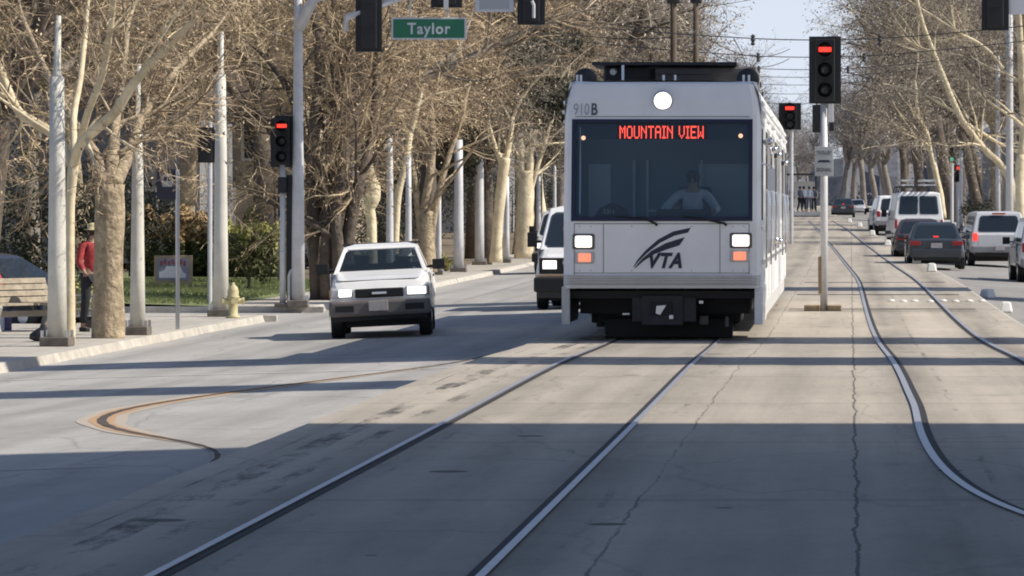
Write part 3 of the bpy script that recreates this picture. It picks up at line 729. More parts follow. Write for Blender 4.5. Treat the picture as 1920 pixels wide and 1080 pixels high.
# roof lamp, headlights, indicator lamps
p = fpt(xx(1241), zz(188), 0)
b = MB(); b.lathe([(.135,.03),(.142,-.02),(.120,-.045),(.118,-.01)], 24, p, 'y'); rl = b.build('roof_headlamp', M['steel'], tram, smooth=True)
b = MB(); b.lathe([(.116,.0),(.112,-.03),(.07,-.045),(.0,-.05)], 24, p, 'y'); b.build('lamp_glass', M['lamp'], rl, smooth=True)
for px, py in ((1094,453),(1389,451)):
    p = fpt(xx(px), zz(py), 0); b = MB(); b.box((p[0], p[1], p[2]), (.30,.05,.21)); h = b.build('headlight', M['graybumper'], tram, bevel=.03)
    b = MB(); b.box((p[0], p[1]-.02, p[2]), (.225,.05,.155)); b.build('lamp_glass', M['lamp'], h, bevel=.035, seg=3)
for px, py in ((1096,483),(1387,480)):
    p = fpt(xx(px), zz(py), 0); b = MB(); b.box((p[0], p[1], p[2]), (.27,.045,.165)); h = b.build('tail_light', M['tram_grey'], tram, bevel=.02)
    b = MB(); b.box((p[0], p[1]-.018, p[2]), (.17,.045,.115)); b.build('lamp_glass', M['orange_glow'], h, bevel=.015)
for c0, c1 in (((-1.17,.745),(-1.17,1.42)),((1.17,.745),(1.17,1.42)),((-1.17,1.425),(1.17,1.425)),((-1.17,.765),(1.17,.765)),((-.78,.77),(-.78,1.42)),((.78,.77),(.78,1.42)),((-1.17,2.865),(1.17,2.865))):
    b = MB(); nn = 6; P_ = [fpt(c0[0]+(c1[0]-c0[0])*i/nn, c0[1]+(c1[1]-c0[1])*i/nn, .002) for i in range(nn+1)]
    b.tube(P_, .0045, 4); b.build('panel_seam', M['graybumper'], tram)
for bx_ in (-1.1,-.95,-.4,.4,.95,1.1):
    for bz_ in (.80,1.39):
        q_ = fpt(bx_, bz_, .003); b = MB(); b.lathe([(.0,-.004),(.011,-.003),(.012,.004)], 8, q_, 'y'); b.build('rivet', M['steel'], tram)
# logo: two rising swooshes and slanted initials
lb = MB()
def swoosh(outer, inn, off):
    n = len(outer)
    lb.add([fpt(xx(x), zz(y), off) for x, y in outer] + [fpt(xx(x), zz(y), off) for x, y in inn], [(i, n+i, n+i+1, i+1) for i in range(n-1)])
swoosh([(1187,501),(1196,486),(1212,468),(1234,449),(1262,434),(1295,427)], [(1189,500),(1199,488),(1216,472),(1238,455),(1264,442),(1290,436)], .006)
swoosh([(1189,503),(1203,486),(1222,470),(1248,456),(1270,449),(1284,445)], [(1191,503),(1207,489),(1228,476),(1252,467),(1268,462),(1274,460)], .0065)
lg = lb.build('logo', M['logo'], tram)
for s in ('V', 'T', 'A'):
    px = {'V':1222,'T':1244,'A':1266}[s]
    p = fpt(xx(px), zz(490), .008)
    text_mesh(s, .27, M['logo'], 'initial', lg, (p[0], p[1], p[2]), shear=.30, offset=.012, sx=.85)
p = fpt(xx(1112), zz(205), .006); ti = math.atan2(.065, .2)
text_mesh('B', .235, M['number'], 'fleet_number', tram, p, (R(90)-ti,0,0), sx=.7, offset=.004)
p = fpt(xx(1088), zz(205), .006)
text_mesh('910', .235, M['numfaint'], 'fleet_number', tram, p, (R(90)-ti,0,0), sx=.62)
# underframe, bogie, wheels, coupler
b = MB(); b.box((0,8.,.38),(2.3,14.,.36)); b.box((0,1.3,.47),(2.5,1.9,.1)); b.box((0,21,.38),(2.3,11,.36)); b.build('underframe', M['black'], tram)
for yb in (2.6, 9.6, 18.2, 24.6):
    b = MB(); b.box((0,yb,.18),(1.2,1.9,.22)); b.box((.95,yb,.16),(.14,2.3,.2)); b.box((-.95,yb,.16),(.14,2.3,.2)); b.box((0,yb-1.2,.12),(1.9,.1,.22)); bo = b.build('bogie', M['black'], tram, bevel=.02)
    for s in (-1,1):
        for q in (-.9,.9):
            b = MB(); b.lathe([(.15,-.07),(.33,-.065),(.335,.05),(.36,.055),(.36,.075),(.1,.08)], 20, (s*.72, yb+q, GZ+.35), 'x'); b.build('wheel', M['dark'], bo, smooth=False)
b = MB(); b.box((.05,1.25,.0),(1.75,.12,.28)); b.box((.05,1.35,.2),(1.9,.1,.3)); b.build('deflector', M['black'], tram, bevel=.02)  # black fill added for the darkness under the tram nose
b = MB(); b.box((0,.55,.26),(.55,.5,.40)); b.box((-.30,.50,.27),(.22,.34,.33)); b.box((.34,.50,.27),(.22,.34,.33)); b.box((0,1.2,.28),(.22,1.0,.2))
for dx in (-.33,.30): b.tube([(dx,.42,.44),(dx,.42,.56)], .018, 6)
b.tube([(-1.0,.5,.50),(-.5,.42,.44),(0,.42,.42),(.5,.42,.45),(.9,.5,.55)], .014, 6)
cp = b.build('coupler', M['dark'], tram, bevel=.015)
b = MB(); b.box((-.02,.29,.28),(.30,.03,.18)); b.build('coupler_face', M['black'], cp)
b = MB(); b.add([(-.09,.265,.22),(-.03,.265,.20),(.05,.265,.33),(-.08,.265,.32)], [(0,1,2,3)]); b.build('coupler_tongue', M['steel'], cp)
for c_, d_ in (((.12,.27,.17),(.06,.03,.06)),((-.49,.30,.21),(.10,.03,.03)),((.52,.32,.37),(.06,.03,.05))):
    b = MB(); b.box(c_, d_); b.build('coupler_pin', M['steel'], cp, bevel=.008)
b = MB(); b.tube([(.62,.7,.42),(.68,.5,.45),(.74,.7,.42)], .03, 8); b.build('hose', M['dark'], tram)
for c_, d_ in (((.55,.6,.12),(.12,.06,.12)),((.86,.6,.1),(.05,.06,.14))):
    b = MB(); b.box(c_, d_); b.build('connector_box', M['graybumper'], tram, bevel=.01)
# roof equipment
b = MB(); b.box((-.52,3.4,3.47),(.75,2.2,.28)); b.build('roof_box', M['dark'], tram, bevel=.03)
b = MB(); b.box((.47,3.8,3.47),(1.5,3.0,.27)); b.box((.47,2.28,3.54),(1.3,.04,.10)); b.build('roof_box', M['graybumper'], tram, bevel=.03)
b = MB(); b.box((-.04,3.2,3.635),(2.0,2.6,.04)); b.build('roof_deck', M['dark'], tram)
b = MB(); b.box((xx(1157),1.6,3.47),(.035,.05,.26)); b.build('roof_bracket', M['white'], tram)
b = MB(); b.lathe([(.035,-.02),(.05,0),(.05,.02)], 12, (xx(1134),2.25,3.53), 'y'); b.build('roof_lamp', M['white'], tram)
for px in (1086, 1398):
    b = MB(); b.lathe([(.04,-.12),(.14,-.1),(.16,.0),(.14,.1),(.04,.12)], 16, (xx(px), 1.5, 3.40), 'y'); b.build('horn', M['dark'], tram, smooth=True)
for px in (1076, 1083, 1240, 1262, 1392, 1402):
    b = MB(); b.tube([(xx(px), .75, ROOF), (xx(px), .75, ROOF+.11)], .016, 6); b.build('roof_lug', M['white'], tram)
# driver inside the cab
Jd = sit_pose(); 
Jd.update(ell=(.34,-.10,.80), elr=(-.40,-.12,.80), wrl=(.30,-.40,.78), wrr=(-.22,-.42,.82))
make_person('person in pale shirt sitting at the controls behind the tram windscreen', (-2.53+.36, TD+1.62, .82), 0, Jd, 'shirt', 'darkcloth')
# ---------------------------------------------------------------- vehicles (local: front faces -Y, base z=0)
def body_loft(b, st, nsub=1):
    rings = []
    for y, z0, z1, w0, w1 in st:
        h = z1 - z0
        half = [(w0*.80, z0), (w0*.97, z0+h*.08), (w0, z0+h*.25), ((w0*.45+w1*.55)*1.015, z0+h*.58), (w1, z0+h*.84), (w1*.93, z0+h*.96), (w1*.80, z1)]
        rings.append([(x, y, z) for x, z in half] + [(0, y, z1+.012)] + [(-x, y, z) for x, z in reversed(half)])
    b.loft(rings)
def lerp3(a, b_, t): return tuple(a[i] + (b_[i]-a[i])*t for i in range(3))
def panel(b, A, B_, C, D, u0, u1, v0, v1, off, round_=.0):
    """inset quad on face A(bl) B(br) C(tr) D(tl) pushed out by off"""
    def P(u, v): return Vector(lerp3(lerp3(A, B_, u), lerp3(D, C, u), v))
    n = (Vector(B_)-Vector(A)).cross(Vector(D)-Vector(A)).normalized()
    ru, rv = (u1-u0)*.05, (v1-v0)*.09
    pts = [(u0+ru,v0),(u1-ru,v0),(u1,v0+rv),(u1,v1-rv),(u1-ru,v1),(u0+ru,v1),(u0,v1-rv),(u0,v0+rv)]
    b.add([P(u, v) + n*off for u, v in pts], [tuple(range(8))])
def make_vehicle(name, label, cat, loc, yaw, S, roll=0., group=None):
    t = thing(name, label, cat, loc, yaw, group, roll=roll)
    P = S['paint']; b = MB(); body_loft(b, S['st'])
    b.build('body', P, t, smooth=False, bevel=.05, seg=3)
    # cabin
    yb0, yt0, yt1, yb1, zb, zt, wb, wt = S['cab']
    A = [(-wb,yb0,zb),(wb,yb0,zb),(wb,yb1,zb),(-wb,yb1,zb)]; T = [(-wt,yt0,zt),(wt,yt0,zt),(wt,yt1,zt),(-wt,yt1,zt)]
    crown = [(-wt*.72,yt0+.22,zt+.045),(wt*.72,yt0+.22,zt+.045),(wt*.72,yt1-.22,zt+.045),(-wt*.72,yt1-.22,zt+.045)]
    b = MB(); faces = [(0,1,5,4),(1,2,6,5),(2,3,7,6),(3,0,4,7),(4,5,9,8),(5,6,10,9),(6,7,11,10),(7,4,8,11),(8,9,10,11)]
    if S.get('open'):
        b.add(A + T + crown, faces[4:])
        for q in ((0,1,5,4),(1,2,6,5),(2,3,7,6),(3,0,4,7)):
            C_ = [Vector((A+T)[i]) for i in q]; U = lambda u, v: (C_[0].lerp(C_[1], u)).lerp(C_[3].lerp(C_[2], u), v)
            I_ = [U(.055,.05), U(.945,.05), U(.945,.91), U(.055,.91)]; n_ = (C_[1]-C_[0]).cross(C_[3]-C_[0]).normalized()*-.03
            b.add(C_ + I_ + [x + n_ for x in I_], [(i, (i+1) % 4, 4+(i+1) % 4, 4+i) for i in range(4)] + [(4+i, 4+(i+1) % 4, 8+(i+1) % 4, 8+i) for i in range(4)])
    else: b.add(A + T + crown, faces)
    b.build('cabin', S.get('cabpaint', P), t, bevel=.045, seg=3)
    g = S.get('glass', M['glass_dark'])
    def win(nm, q, u0, u1, v0, v1, m=None):
        b = MB(); panel(b, *q, u0, u1, v0, v1, .012 if not S.get('open') else -.004); return b.build(nm, m or g, t)
    fr, rr = (A[0],A[1],T[1],T[0]), (A[2],A[3],T[3],T[2])
    ls, rs = (A[3],A[0],T[0],T[3]), (A[1],A[2],T[2],T[1])
    if S.get('front', True): win('windscreen', fr, .05, .95, .05, .90)
    for u0, u1 in S.get('rearwin', [(.07,.93)]): win('rear_window', rr, u0, u1, S.get('rv', (.10,.88))[0], S.get('rv', (.10,.88))[1])
    for u0, u1 in S.get('sidewin', [(.08,.48),(.52,.92)]):
        win('side_window', rs, u0, u1, .10, .85); win('side_window', ls, 1-u1, 1-u0, .10, .85)
    # doors outlined on the flanks
    for s in (-1, 1):
        for y0, y1 in S.get('doors', []):
            b = MB(); x = S['W']*s
            b.box((x*1.004, (y0+y1)/2, S['doorz']), (.012, y1-y0, S['doorh'])); d = b.build('door', P, t, bevel=.006)
            b = MB(); b.box((x*1.02, y1-.18, S['doorz']+S['doorh']*.33), (.03,.16,.035)); b.build('handle', M['black'], d)
    # wheels
    r = S.get('wr', .32)
    for y in S['axles']:
        for s in (-1, 1):
            x = s*(S['W']-.11)
            b = MB(); b.lathe([(r*.62,-.10),(r*.93,-.105),(r,-.07),(r,.07),(r*.93,.105),(r*.62,.10)], 22, (x, y, r), 'x'); w_ = b.build('wheel', M['black'], t, smooth=False)
            b = MB(); b.lathe([(r*.6,-.06 if s < 0 else -.0),(r*.62,.0),(r*.55,.055*s),(r*.18,.075*s),(.02,.078*s)], 16, (x + s*.035, y, r), 'x'); b.build('rim', M['silver'], w_, smooth=False)
            b = MB(); n = 14                              # wheel-arch lining
            vs = [(s*(S['W']*1.012), y + math.cos(a)*q, r + math.sin(a)*q) for q in (r*1.0, r*1.24) for a in [math.pi*k/(n-1) for k in range(n)]]
            b.add(vs, [(k, k+1, n+k+1, n+k) for k in range(n-1)]); b.build('wheel_arch', S.get('arch', M['black']), t)
    for s in (-1, 1):
        if 'mirror' in S:
            y, z, m = S['mirror']; b = MB(); b.box((s*(S['W']+.13), y, z), (.20,.10,S.get('mh',.15))); b.tube([(s*S['W']*.92,y,z-.04),(s*(S['W']+.1),y,z-.02)], .025, 6)
            b.build('mirror', m, t, bevel=.03)
    b = MB(); b.box((0, 0, .26), (S['W']*1.6, abs(S['axles'][0]-S['axles'][1])+.6, .16)); b.build('underbody', M['black'], t)
    for nm, m, c, d, bv, par in S.get('bits', []):
        b = MB(); b.box(c, d); b.build(nm, m, t, bevel=bv)
    return t
# white pickup coming towards the camera ---------------------------------------
PK = dict(open=True, paint=M['white'], W=.82, wr=.32, axles=(-1.62, 1.35), glass=M['glass_car'], arch=M['graybumper'],
  st=[(-2.38,.48,.80,.74,.70),(-2.30,.40,.92,.80,.76),(-1.9,.36,.99,.82,.77),(-1.1,.35,1.05,.83,.79),(-.95,.35,1.07,.83,.79),(.6,.36,1.08,.83,.80),(.62,.38,1.08,.83,.80),(2.3,.42,1.07,.82,.80),(2.36,.5,1.02,.84,.82)],
  cab=(-1.05,-.42,.55,.74,1.04,1.47,.77,.60), sidewin=[(.05,.95)], rearwin=[(.05,.95)], rv=(.05,.91), doors=[(-1.0,.45)], doorz=.74, doorh=.62, mirror=(-.85,1.14,M['black']), mh=.17,
  bits=[('bumper',M['graybumper'],(0,-2.43,.50),(1.63,.20,.26),.05,0),('air_dam',M['black'],(0,-2.33,.36),(1.5,.2,.14),.03,0),('grille',M['black'],(0,-2.385,.735),(.78,.06,.145),.02,0),
        ('licence_plate',M['plate_num'],(-.02,-2.545,.53),(.31,.02,.16),.005,0),('tailgate',M['white'],(0,2.37,.80),(1.5,.03,.46),.01,0),('roof_edge',M['black'],(0,.36,1.51),(1.30,.36,.03),.012,0),
        ('fog_recess',M['black'],(.56,-2.53,.50),(.30,.02,.10),.02,0),('fog_recess',M['black'],(-.56,-2.53,.50),(.30,.02,.10),.02,0),('emblem',M['chrome'],(0,-2.425,.735),(.24,.02,.045),.008,0),
        ('headlight',M['silver'],(-.60,-2.355,.745),(.36,.08,.17),.03,0),('headlight',M['silver'],(.60,-2.355,.745),(.36,.08,.17),.03,0)])
pk = at(722, 627); PKY, PKR = R(4.6), R(-2.6)
pickup = make_vehicle('pickup_truck', 'white pickup truck with lit headlights and dark bumper turning left of the tram', 'pickup truck', pk, PKY, PK, roll=PKR)
b = MB(); panel(b, (-.66,-2.27,.935), (.66,-2.27,.935), (.70,-1.10,1.072), (-.70,-1.10,1.072), 0, 1, 0, 1, .012); b.build('bonnet', M['white'], pickup)
b = MB(); b.box((0,-.78,1.06),(1.3,.34,.06)); b.build('dashboard', M['black'], pickup, bevel=.02)
b = MB(); b.box((0,.40,1.0),(1.3,.18,.36)); b.build('seat_back', M['darkcloth'], pickup, bevel=.04)
for x in (-.34,.34):
    b = MB(); b.box((x,.40,1.24),(.24,.10,.16)); b.build('headrest', M['darkcloth'], pickup, bevel=.03)
b = MB(); b.lathe([(.175,-.012),(.19,0),(.175,.012)], 18, (.34,-.60,1.07), 'y'); b.build('steering_wheel', M['black'], pickup)
for x in (-.755,.755):
    b = MB(); b.box((x,-2.30,.745),(.10,.10,.15)); b.build('turn_lamp', M['amberlens'], pickup, bevel=.02)
for s in (-.35,.35):
    b = MB(); b.tube([(s,-1.08,1.075),(s-.30,-1.04,1.10)], .009, 5); b.build('wiper', M['black'], pickup)
for o_ in pickup.children:
    if o_.name.startswith('headlight'):
        s = -1 if o_.data.vertices[0].co.x < 0 else 1
        b = MB(); b.box((s*(.55 if s < 0 else .60), -2.395, .75), (.20 if s < 0 else .30, .03, .12)); b.build('lamp_glass', M['lamp'], o_, bevel=.04, seg=3)
Jp = sit_pose(); Jp.update(ell=(.26,-.15,.78), elr=(-.26,-.15,.78), wrl=(.15,-.42,.86), wrr=(-.15,-.42,.86), knl=(.12,-.40,.58), knr=(-.12,-.40,.58), anl=(.12,-.70,.40), anr=(-.12,-.70,.40))
m4 = Matrix.Translation(pk) @ Euler((0, PKR, PKY)).to_matrix().to_4x4()
make_person('person in light cap driving, seen through the white pickup windscreen', m4 @ Vector((.34,.10,.03)), PKY, Jp, 'shirt', 'darkcloth', hat='box')
# van half hidden behind the tram --------------------------------------------------
VN = dict(paint=M['white'], W=.98, wr=.36, axles=(-1.75, 1.65), arch=M['black'],
  st=[(-2.6,.5,1.0,.90,.86),(-2.5,.45,1.12,.95,.90),(-1.9,.42,1.22,.98,.93),(-1.5,.42,1.28,.99,.95),(2.5,.42,1.30,.99,.96),(2.6,.5,1.28,.97,.95)],
  cab=(-1.75,-.95,2.5,2.6,1.22,2.06,.95,.80), sidewin=[(.16,.32)], doors=[(-1.6,-.6)], doorz=.85, doorh=.75, mirror=(-1.5,1.42,M['black']), mh=.30, rearwin=[(.07,.48),(.52,.93)], rv=(.30,.85),
  bits=[('bumper',M['black'],(0,-2.66,.52),(1.95,.18,.30),.04,0),('grille',M['black'],(0,-2.615,.90),(1.75,.06,.32),.02,0),('headlight',M['lampsoft'],(-.66,-2.655,.92),(.28,.03,.17),.01,0),('headlight',M['lampsoft'],(.66,-2.655,.92),(.28,.03,.17),.01,0),
        ('lower_panel',M['dark'],(0,-2.6,.40),(1.8,.2,.3),.03,0),('trim_strip',M['orange_glow'] if False else M['rust'],(0,-2.67,.70),(1.9,.03,.035),.005,0)])
v = at(1022, 577); v.x += .98
make_vehicle('van', 'white and black van facing the camera, half hidden behind the left of the tram', 'van', v, R(-1), VN)
v2 = on(1069, 150.)
VN2 = dict(VN); VN2['paint'] = M['silver']
make_vehicle('van', 'pale van farther back, only its roof and mirror showing left of the tram', 'van', v2, R(-3), VN2)
# queue on the right (facing away) -------------------------------------------------
PI = math.pi
SD = dict(paint=M['sedan'], W=.89, wr=.31, axles=(-1.4, 1.35),
  st=[(-2.3,.42,.66,.74,.66),(-2.15,.30,.72,.83,.74),(-1.2,.26,.90,.89,.80),(-.9,.26,.93,.89,.82),(1.2,.27,.95,.89,.83),(1.5,.28,.95,.89,.82),(2.15,.36,.94,.86,.76),(2.3,.48,.88,.80,.72)],
  cab=(-1.05,-.15,.95,1.75,.90,1.40,.80,.60), sidewin=[(.14,.47),(.51,.84)], doors=[(-.9,.25),(.28,1.2)], doorz=.65, doorh=.5, mirror=(-.65,.98,M['sedan']), mh=.12,
  bits=[('bumper',M['sedan'],(0,2.30,.50),(1.6,.16,.28),.06,0),('licence_plate',M['plate_num'],(0,2.335,.73),(.34,.02,.15),.005,0),('brake_light',M['red_glow'],(0,1.62,1.0),(.16,.05,.035),.008,0),
        ('tail_light',M['red_lens'],(-.64,2.28,.80),(.32,.06,.13),.02,0),('tail_light',M['red_lens'],(.64,2.28,.80),(.32,.06,.13),.02,0),('bumper_lip',M['black'],(0,2.25,.33),(1.4,.2,.1),.02,0)])
p = wp(1752, 507, 136); p.z = gz(p.x, p.y)
def yawc(y): return math.atan2(-(cy(y+12) - cy(y-12)), 24.)
make_vehicle('car', 'charcoal saloon car seen from behind with its high brake light lit', 'car', p, PI + yawc(136)*.6, SD)
SD2 = dict(SD); SD2['paint'] = M['maroon']; SD2['bits'] = [x for x in SD['bits'] if x[0] != 'brake_light']
p = wp(1722, 492, 149); p.z = gz(p.x, p.y)
make_vehicle('car', 'brownish dark car mostly hidden between the ladder van and the charcoal saloon', 'car', p, PI + yawc(149)*.8, SD2)
VR = dict(VN, W=.95, glass=M['glass_dark'], rearwin=[(.08,.485),(.515,.92)], rv=(.16,.88), cab=(-1.75,-.95,2.42,2.6,1.22,2.20,.95,.82),
  bits=[('bumper',M['graybumper'],(0,2.68,.50),(1.85,.16,.18),.04,0),('tail_light',M['red_lens'],(-.88,2.62,1.0),(.1,.06,.35),.02,0),('tail_light',M['red_lens'],(.88,2.62,1.0),(.1,.06,.35),.02,0),
        ('rear_door',M['white'],(-.43,2.615,.86),(.82,.03,.70),.01,0),('rear_door',M['white'],(.43,2.615,.86),(.82,.03,.70),.01,0)])
p = wp(1714, 478, 172); p.z = gz(p.x, p.y)
vy = yawc(172)*1.0 + R(2)
van = make_vehicle('van', 'white work van seen from behind with ladder racks on its roof', 'van', p, PI + vy, VR)
b = MB()
for x in (-.62,.62): b.tube([(x,-.8,2.44),(x,2.3,2.44)], .025, 6)
for y in (-.6,.8,2.2): b.tube([(-.78,y,2.2),(-.70,y,2.44),(.70,y,2.44),(.78,y,2.2)], .03, 6)
b.build('roof_rack', M['dark'], van)
def put_on(par, o_): o_.parent = par
for k, (x, nm) in enumerate(((-.42, 'silver ladder on the left of the work van roof rack'), (.42, 'silver ladder on the right of the work van roof rack'))):
    ld = MB()
    for z in (2.50, 2.68):
        for dx in (-.20,.20): ld.box((x+dx,.9,z),(.04,3.4,.09))
        for j in range(9): ld.box((x,-.6+j*.37,z),(.4,.05,.06))
    o_ = ld.build('ladder', M['silver']); o_.matrix_world = Matrix.Translation(p) @ Euler((0,0,PI+vy)).to_matrix().to_4x4(); tag(o_, nm, 'ladder', 'ladders on the work van')
SV = dict(paint=M['silver'], W=.95, wr=.37, axles=(-1.5, 1.45),
  st=[(-2.45,.5,.95,.84,.78),(-2.35,.42,1.04,.92,.84),(-1.2,.4,1.12,.95,.88),(2.3,.42,1.12,.95,.90),(2.42,.5,1.08,.93,.88)],
  cab=(-1.25,-.5,2.12,2.38,1.06,1.78,.90,.74), sidewin=[(.14,.42),(.45,.66),(.69,.92)], doors=[(-1.0,.05),(.08,1.0)], doorz=.78, doorh=.6, mirror=(-.9,1.15,M['black']), mh=.2, rv=(.12,.86), rearwin=[(.10,.90)],
  bits=[('bumper',M['bumper2'],(0,2.48,.58),(1.86,.18,.22),.04,0),('tail_light',M['red_glow'],(.80,2.42,.98),(.16,.06,.26),.03,0),('tail_light',M['red_lens'],(-.80,2.42,.98),(.16,.06,.26),.03,0),
        ('brake_light',M['red_lens'],(0,2.19,1.745),(.44,.06,.05),.01,0),('licence_plate',M['plate_num'],(0,2.575,.62),(.3,.02,.14),.004,0),('tailgate',M['silver'],(0,2.405,.86),(1.40,.05,.40),.02,0),('exhaust_guard',M['black'],(0,2.35,.42),(1.6,.2,.16),.03,0)])
p = wp(1860, 514, 147); p.z = gz(p.x, p.y)
make_vehicle('sport_utility_vehicle', 'silver estate vehicle seen from behind with red tail light lit', 'car', p, PI + R(4), SV)
SV2 = dict(SV, paint=M['white'], bits=[(a, M['red_lens'] if a == 'tail_light' else m_, c_, d_, e_, f_) for a, m_, c_, d_, e_, f_ in SV['bits']])
p = wp(1672, 430, 203); p.z = gz(p.x, p.y)
make_vehicle('sport_utility_vehicle', 'white tall vehicle ahead of the ladder van, at the far end of the queue', 'car', p, PI + yawc(203) + R(3), SV2)
p = wp(1964, 530, 122); p.z = gz(p.x, p.y)
SD3 = dict(SV2, paint=M['silver']); make_vehicle('car', 'grey car cut off by the right edge of the picture', 'car', p, PI + R(2), SD3)
# far traffic beyond the queue
for px, d, mm, lb in ((1581, 330, 'sedan', 'small dark car far down the road right of the signal post'), (1607, 420, 'silver', 'tiny pale car far down the road left of the white vehicle')):
    S_ = dict(SD, paint=M[mm]); p = on(px, d); make_vehicle('car', lb, 'car', p, PI if mm == 'sedan' else 0, S_)
# parked car behind the bench
p = on(-14, 81); p.z -= .2
make_vehicle('car', 'dark blue parked car behind the bus bench at the left edge', 'car', p, R(62), dict(SD, paint=M['navycar'], glass=M['glass_dark'], bits=SD['bits'][1:2]))
p = on(505, 150)
make_vehicle('car', 'blue grey parked car behind the hedge on the left', 'car', p, R(75), dict(SD, paint=M['silver'], bits=SD['bits'][1:2]))

# ---------------------------------------------------------------- poles
def pole(label, px, py, top, wpx, m='galv', taper=.8, plate=True, group='plain metal poles along the left pavement', d=None, bolts=True, name='street_pole', upper=None):
    p = at(px, py) if d is None else on(px, d)
    k = F / p.y; h = (py - top) / k; r = wpx / 2 / k
    t = thing(name, label, 'pole', p, random.uniform(-.05,.05), group)
    b = MB(); b.tube([(0,0,.02),(0,0,h*.33),(0,0,h*.66),(0,0,h)], [r, r*(1-(1-taper)*.33), r*(1-(1-taper)*.66), r*taper], 18); b.build('shaft', M[m], t, smooth=True)
    if plate:
        b = MB(); b.box((0,0,.07),(r*3.0,r*3.0,.14)); b.build('base_plate', M['plate'], t, bevel=.015)
        if bolts:
            for sx in (-1,1):
                for sy in (-1,1):
                    b = MB(); b.tube([(sx*r*1.25,sy*r*1.25,.12),(sx*r*1.25,sy*r*1.25,.24)], .025, 6); b.build('bolt', M['steel'], t)
    if upper is not None:
        b = MB(); h2 = (py - upper)/k; b.tube([(0,0,h-.02),(0,0,h+.06),(.02,0,h2)], [r*taper*.95,r*taper*.55,r*taper*.4], 10); b.build('upper_shaft', M[m], t, smooth=True)
    return t, p, h, r
pole('thick pale pole at the kerb in front of the white sycamore, nearest the camera', 107, 650, 145, 37, 'concpole', .72, upper=30)
pole('pale pole just right of the thick mottled trunk', 258, 628, 235, 30, 'concpole', .62, upper=120)
pole('thick grey pole beside the yellow hydrant at the corner', 414, 594, 140, 30, 'concpole', .62, upper=60)
sp_t, sp_p, sp_h, sp_r = pole('tall slim white pole on the far corner next to the red signal', 559, 578, -160, 26, 'galv', .45)
pole('slender light pole rising behind the white pickup cab', 731, 520, 215, 15, 'galv', .75, d=112)
pole('slender pole right of the pickup cab among brown trunks', 766, 515, 270, 13, 'galv', .75, d=120)
pole('grey pole whose foot stands on the kerb right of the pickup mirror', 860, 510, 262, 20, 'galv', .75)
pole('bright white pole standing left of the pale leaning trunk', 899, 497, 232, 18, 'galv', .8)
pole('thin grey pole between the two pale trunks', 950, 482, 320, 11, 'galv', .8, d=172)
pole('thin white pole left of the van behind the tram', 1010, 466, 268, 9, 'galv', .8, d=185)
pole('thin pole touching the left edge of the tram', 1040, 455, 280, 7, 'galv', .8, d=215)
pole('grey post with dark foot behind the seated corner signal', 823, 505, 335, 10, 'galv', .8, d=140)
# creosoted utility poles and right-hand poles
for px, dp, lb in ((1263, 132, 'left of two dark brown poles rising behind the tram roof'), (1305, 150, 'right of two dark brown poles rising behind the tram roof')):
    p = on(px, dp); t = thing('utility_pole', lb, 'utility pole', p, 0, 'dark brown poles behind the tram')
    b = MB(); b.tube([(0,0,0),(0,0,10.)], [.105,.095], 12); b.build('shaft', M['brownpole'], t, smooth=True)
    b = MB(); zb_ = CH + (395-2)*dp/F - p.z; b.box((0,0,zb_),(.40,.25,.16)); b.tube([(0,0,zb_),(0,0,zb_+.3)], .15, 10); b.build('bracket', M['dark'], t, bevel=.05)
pole('pale blue-lit pole at the top right behind the silver vehicle', 1893, 420, -60, 15, 'galv', .8, d=176, group='poles on the right side')
pole('thinner grey pole left of the pale blue-lit pole on the right', 1871, 405, 60, 10, 'galv', .8, d=205, group='poles on the right side')
pole('thin far pole left of the small green and red lights', 1802, 400, 250, 7, 'galv', .9, d=250, plate=False, group='poles on the right side')
# bus stop flag
p = at(333, 628); k = F/p.y
t = thing('bus_stop_sign', 'dark bus stop flag with white bus picture on a thin post', 'bus stop sign', p)
b = MB(); b.tube([(0,0,0),(0,0,300/k)], 4/k, 8); b.build('post', M['steel'], t)
b = MB(); b.box((-21/k, 0, 272/k), (36/k, .02, 58/k)); sg = b.build('panel', M['blue'], t, bevel=.006)
bb = MB(); c = Vector((-19/k, -.014, 277/k))
bb.prism([(c.x-9/k,c.z-10/k),(c.x+9/k,c.z-10/k),(c.x+11/k,c.z+2/k),(c.x+8/k,c.z+13/k),(c.x-8/k,c.z+13/k),(c.x-11/k,c.z+2/k)], -.016, -.011)
bp_ = bb.build('bus_symbol', M['grey_sign'], sg)
bb = MB(); bb.box((c.x, -.019, c.z+5/k), (13/k,.006,7/k)); bb.build('symbol_window', M['blue'], bp_)

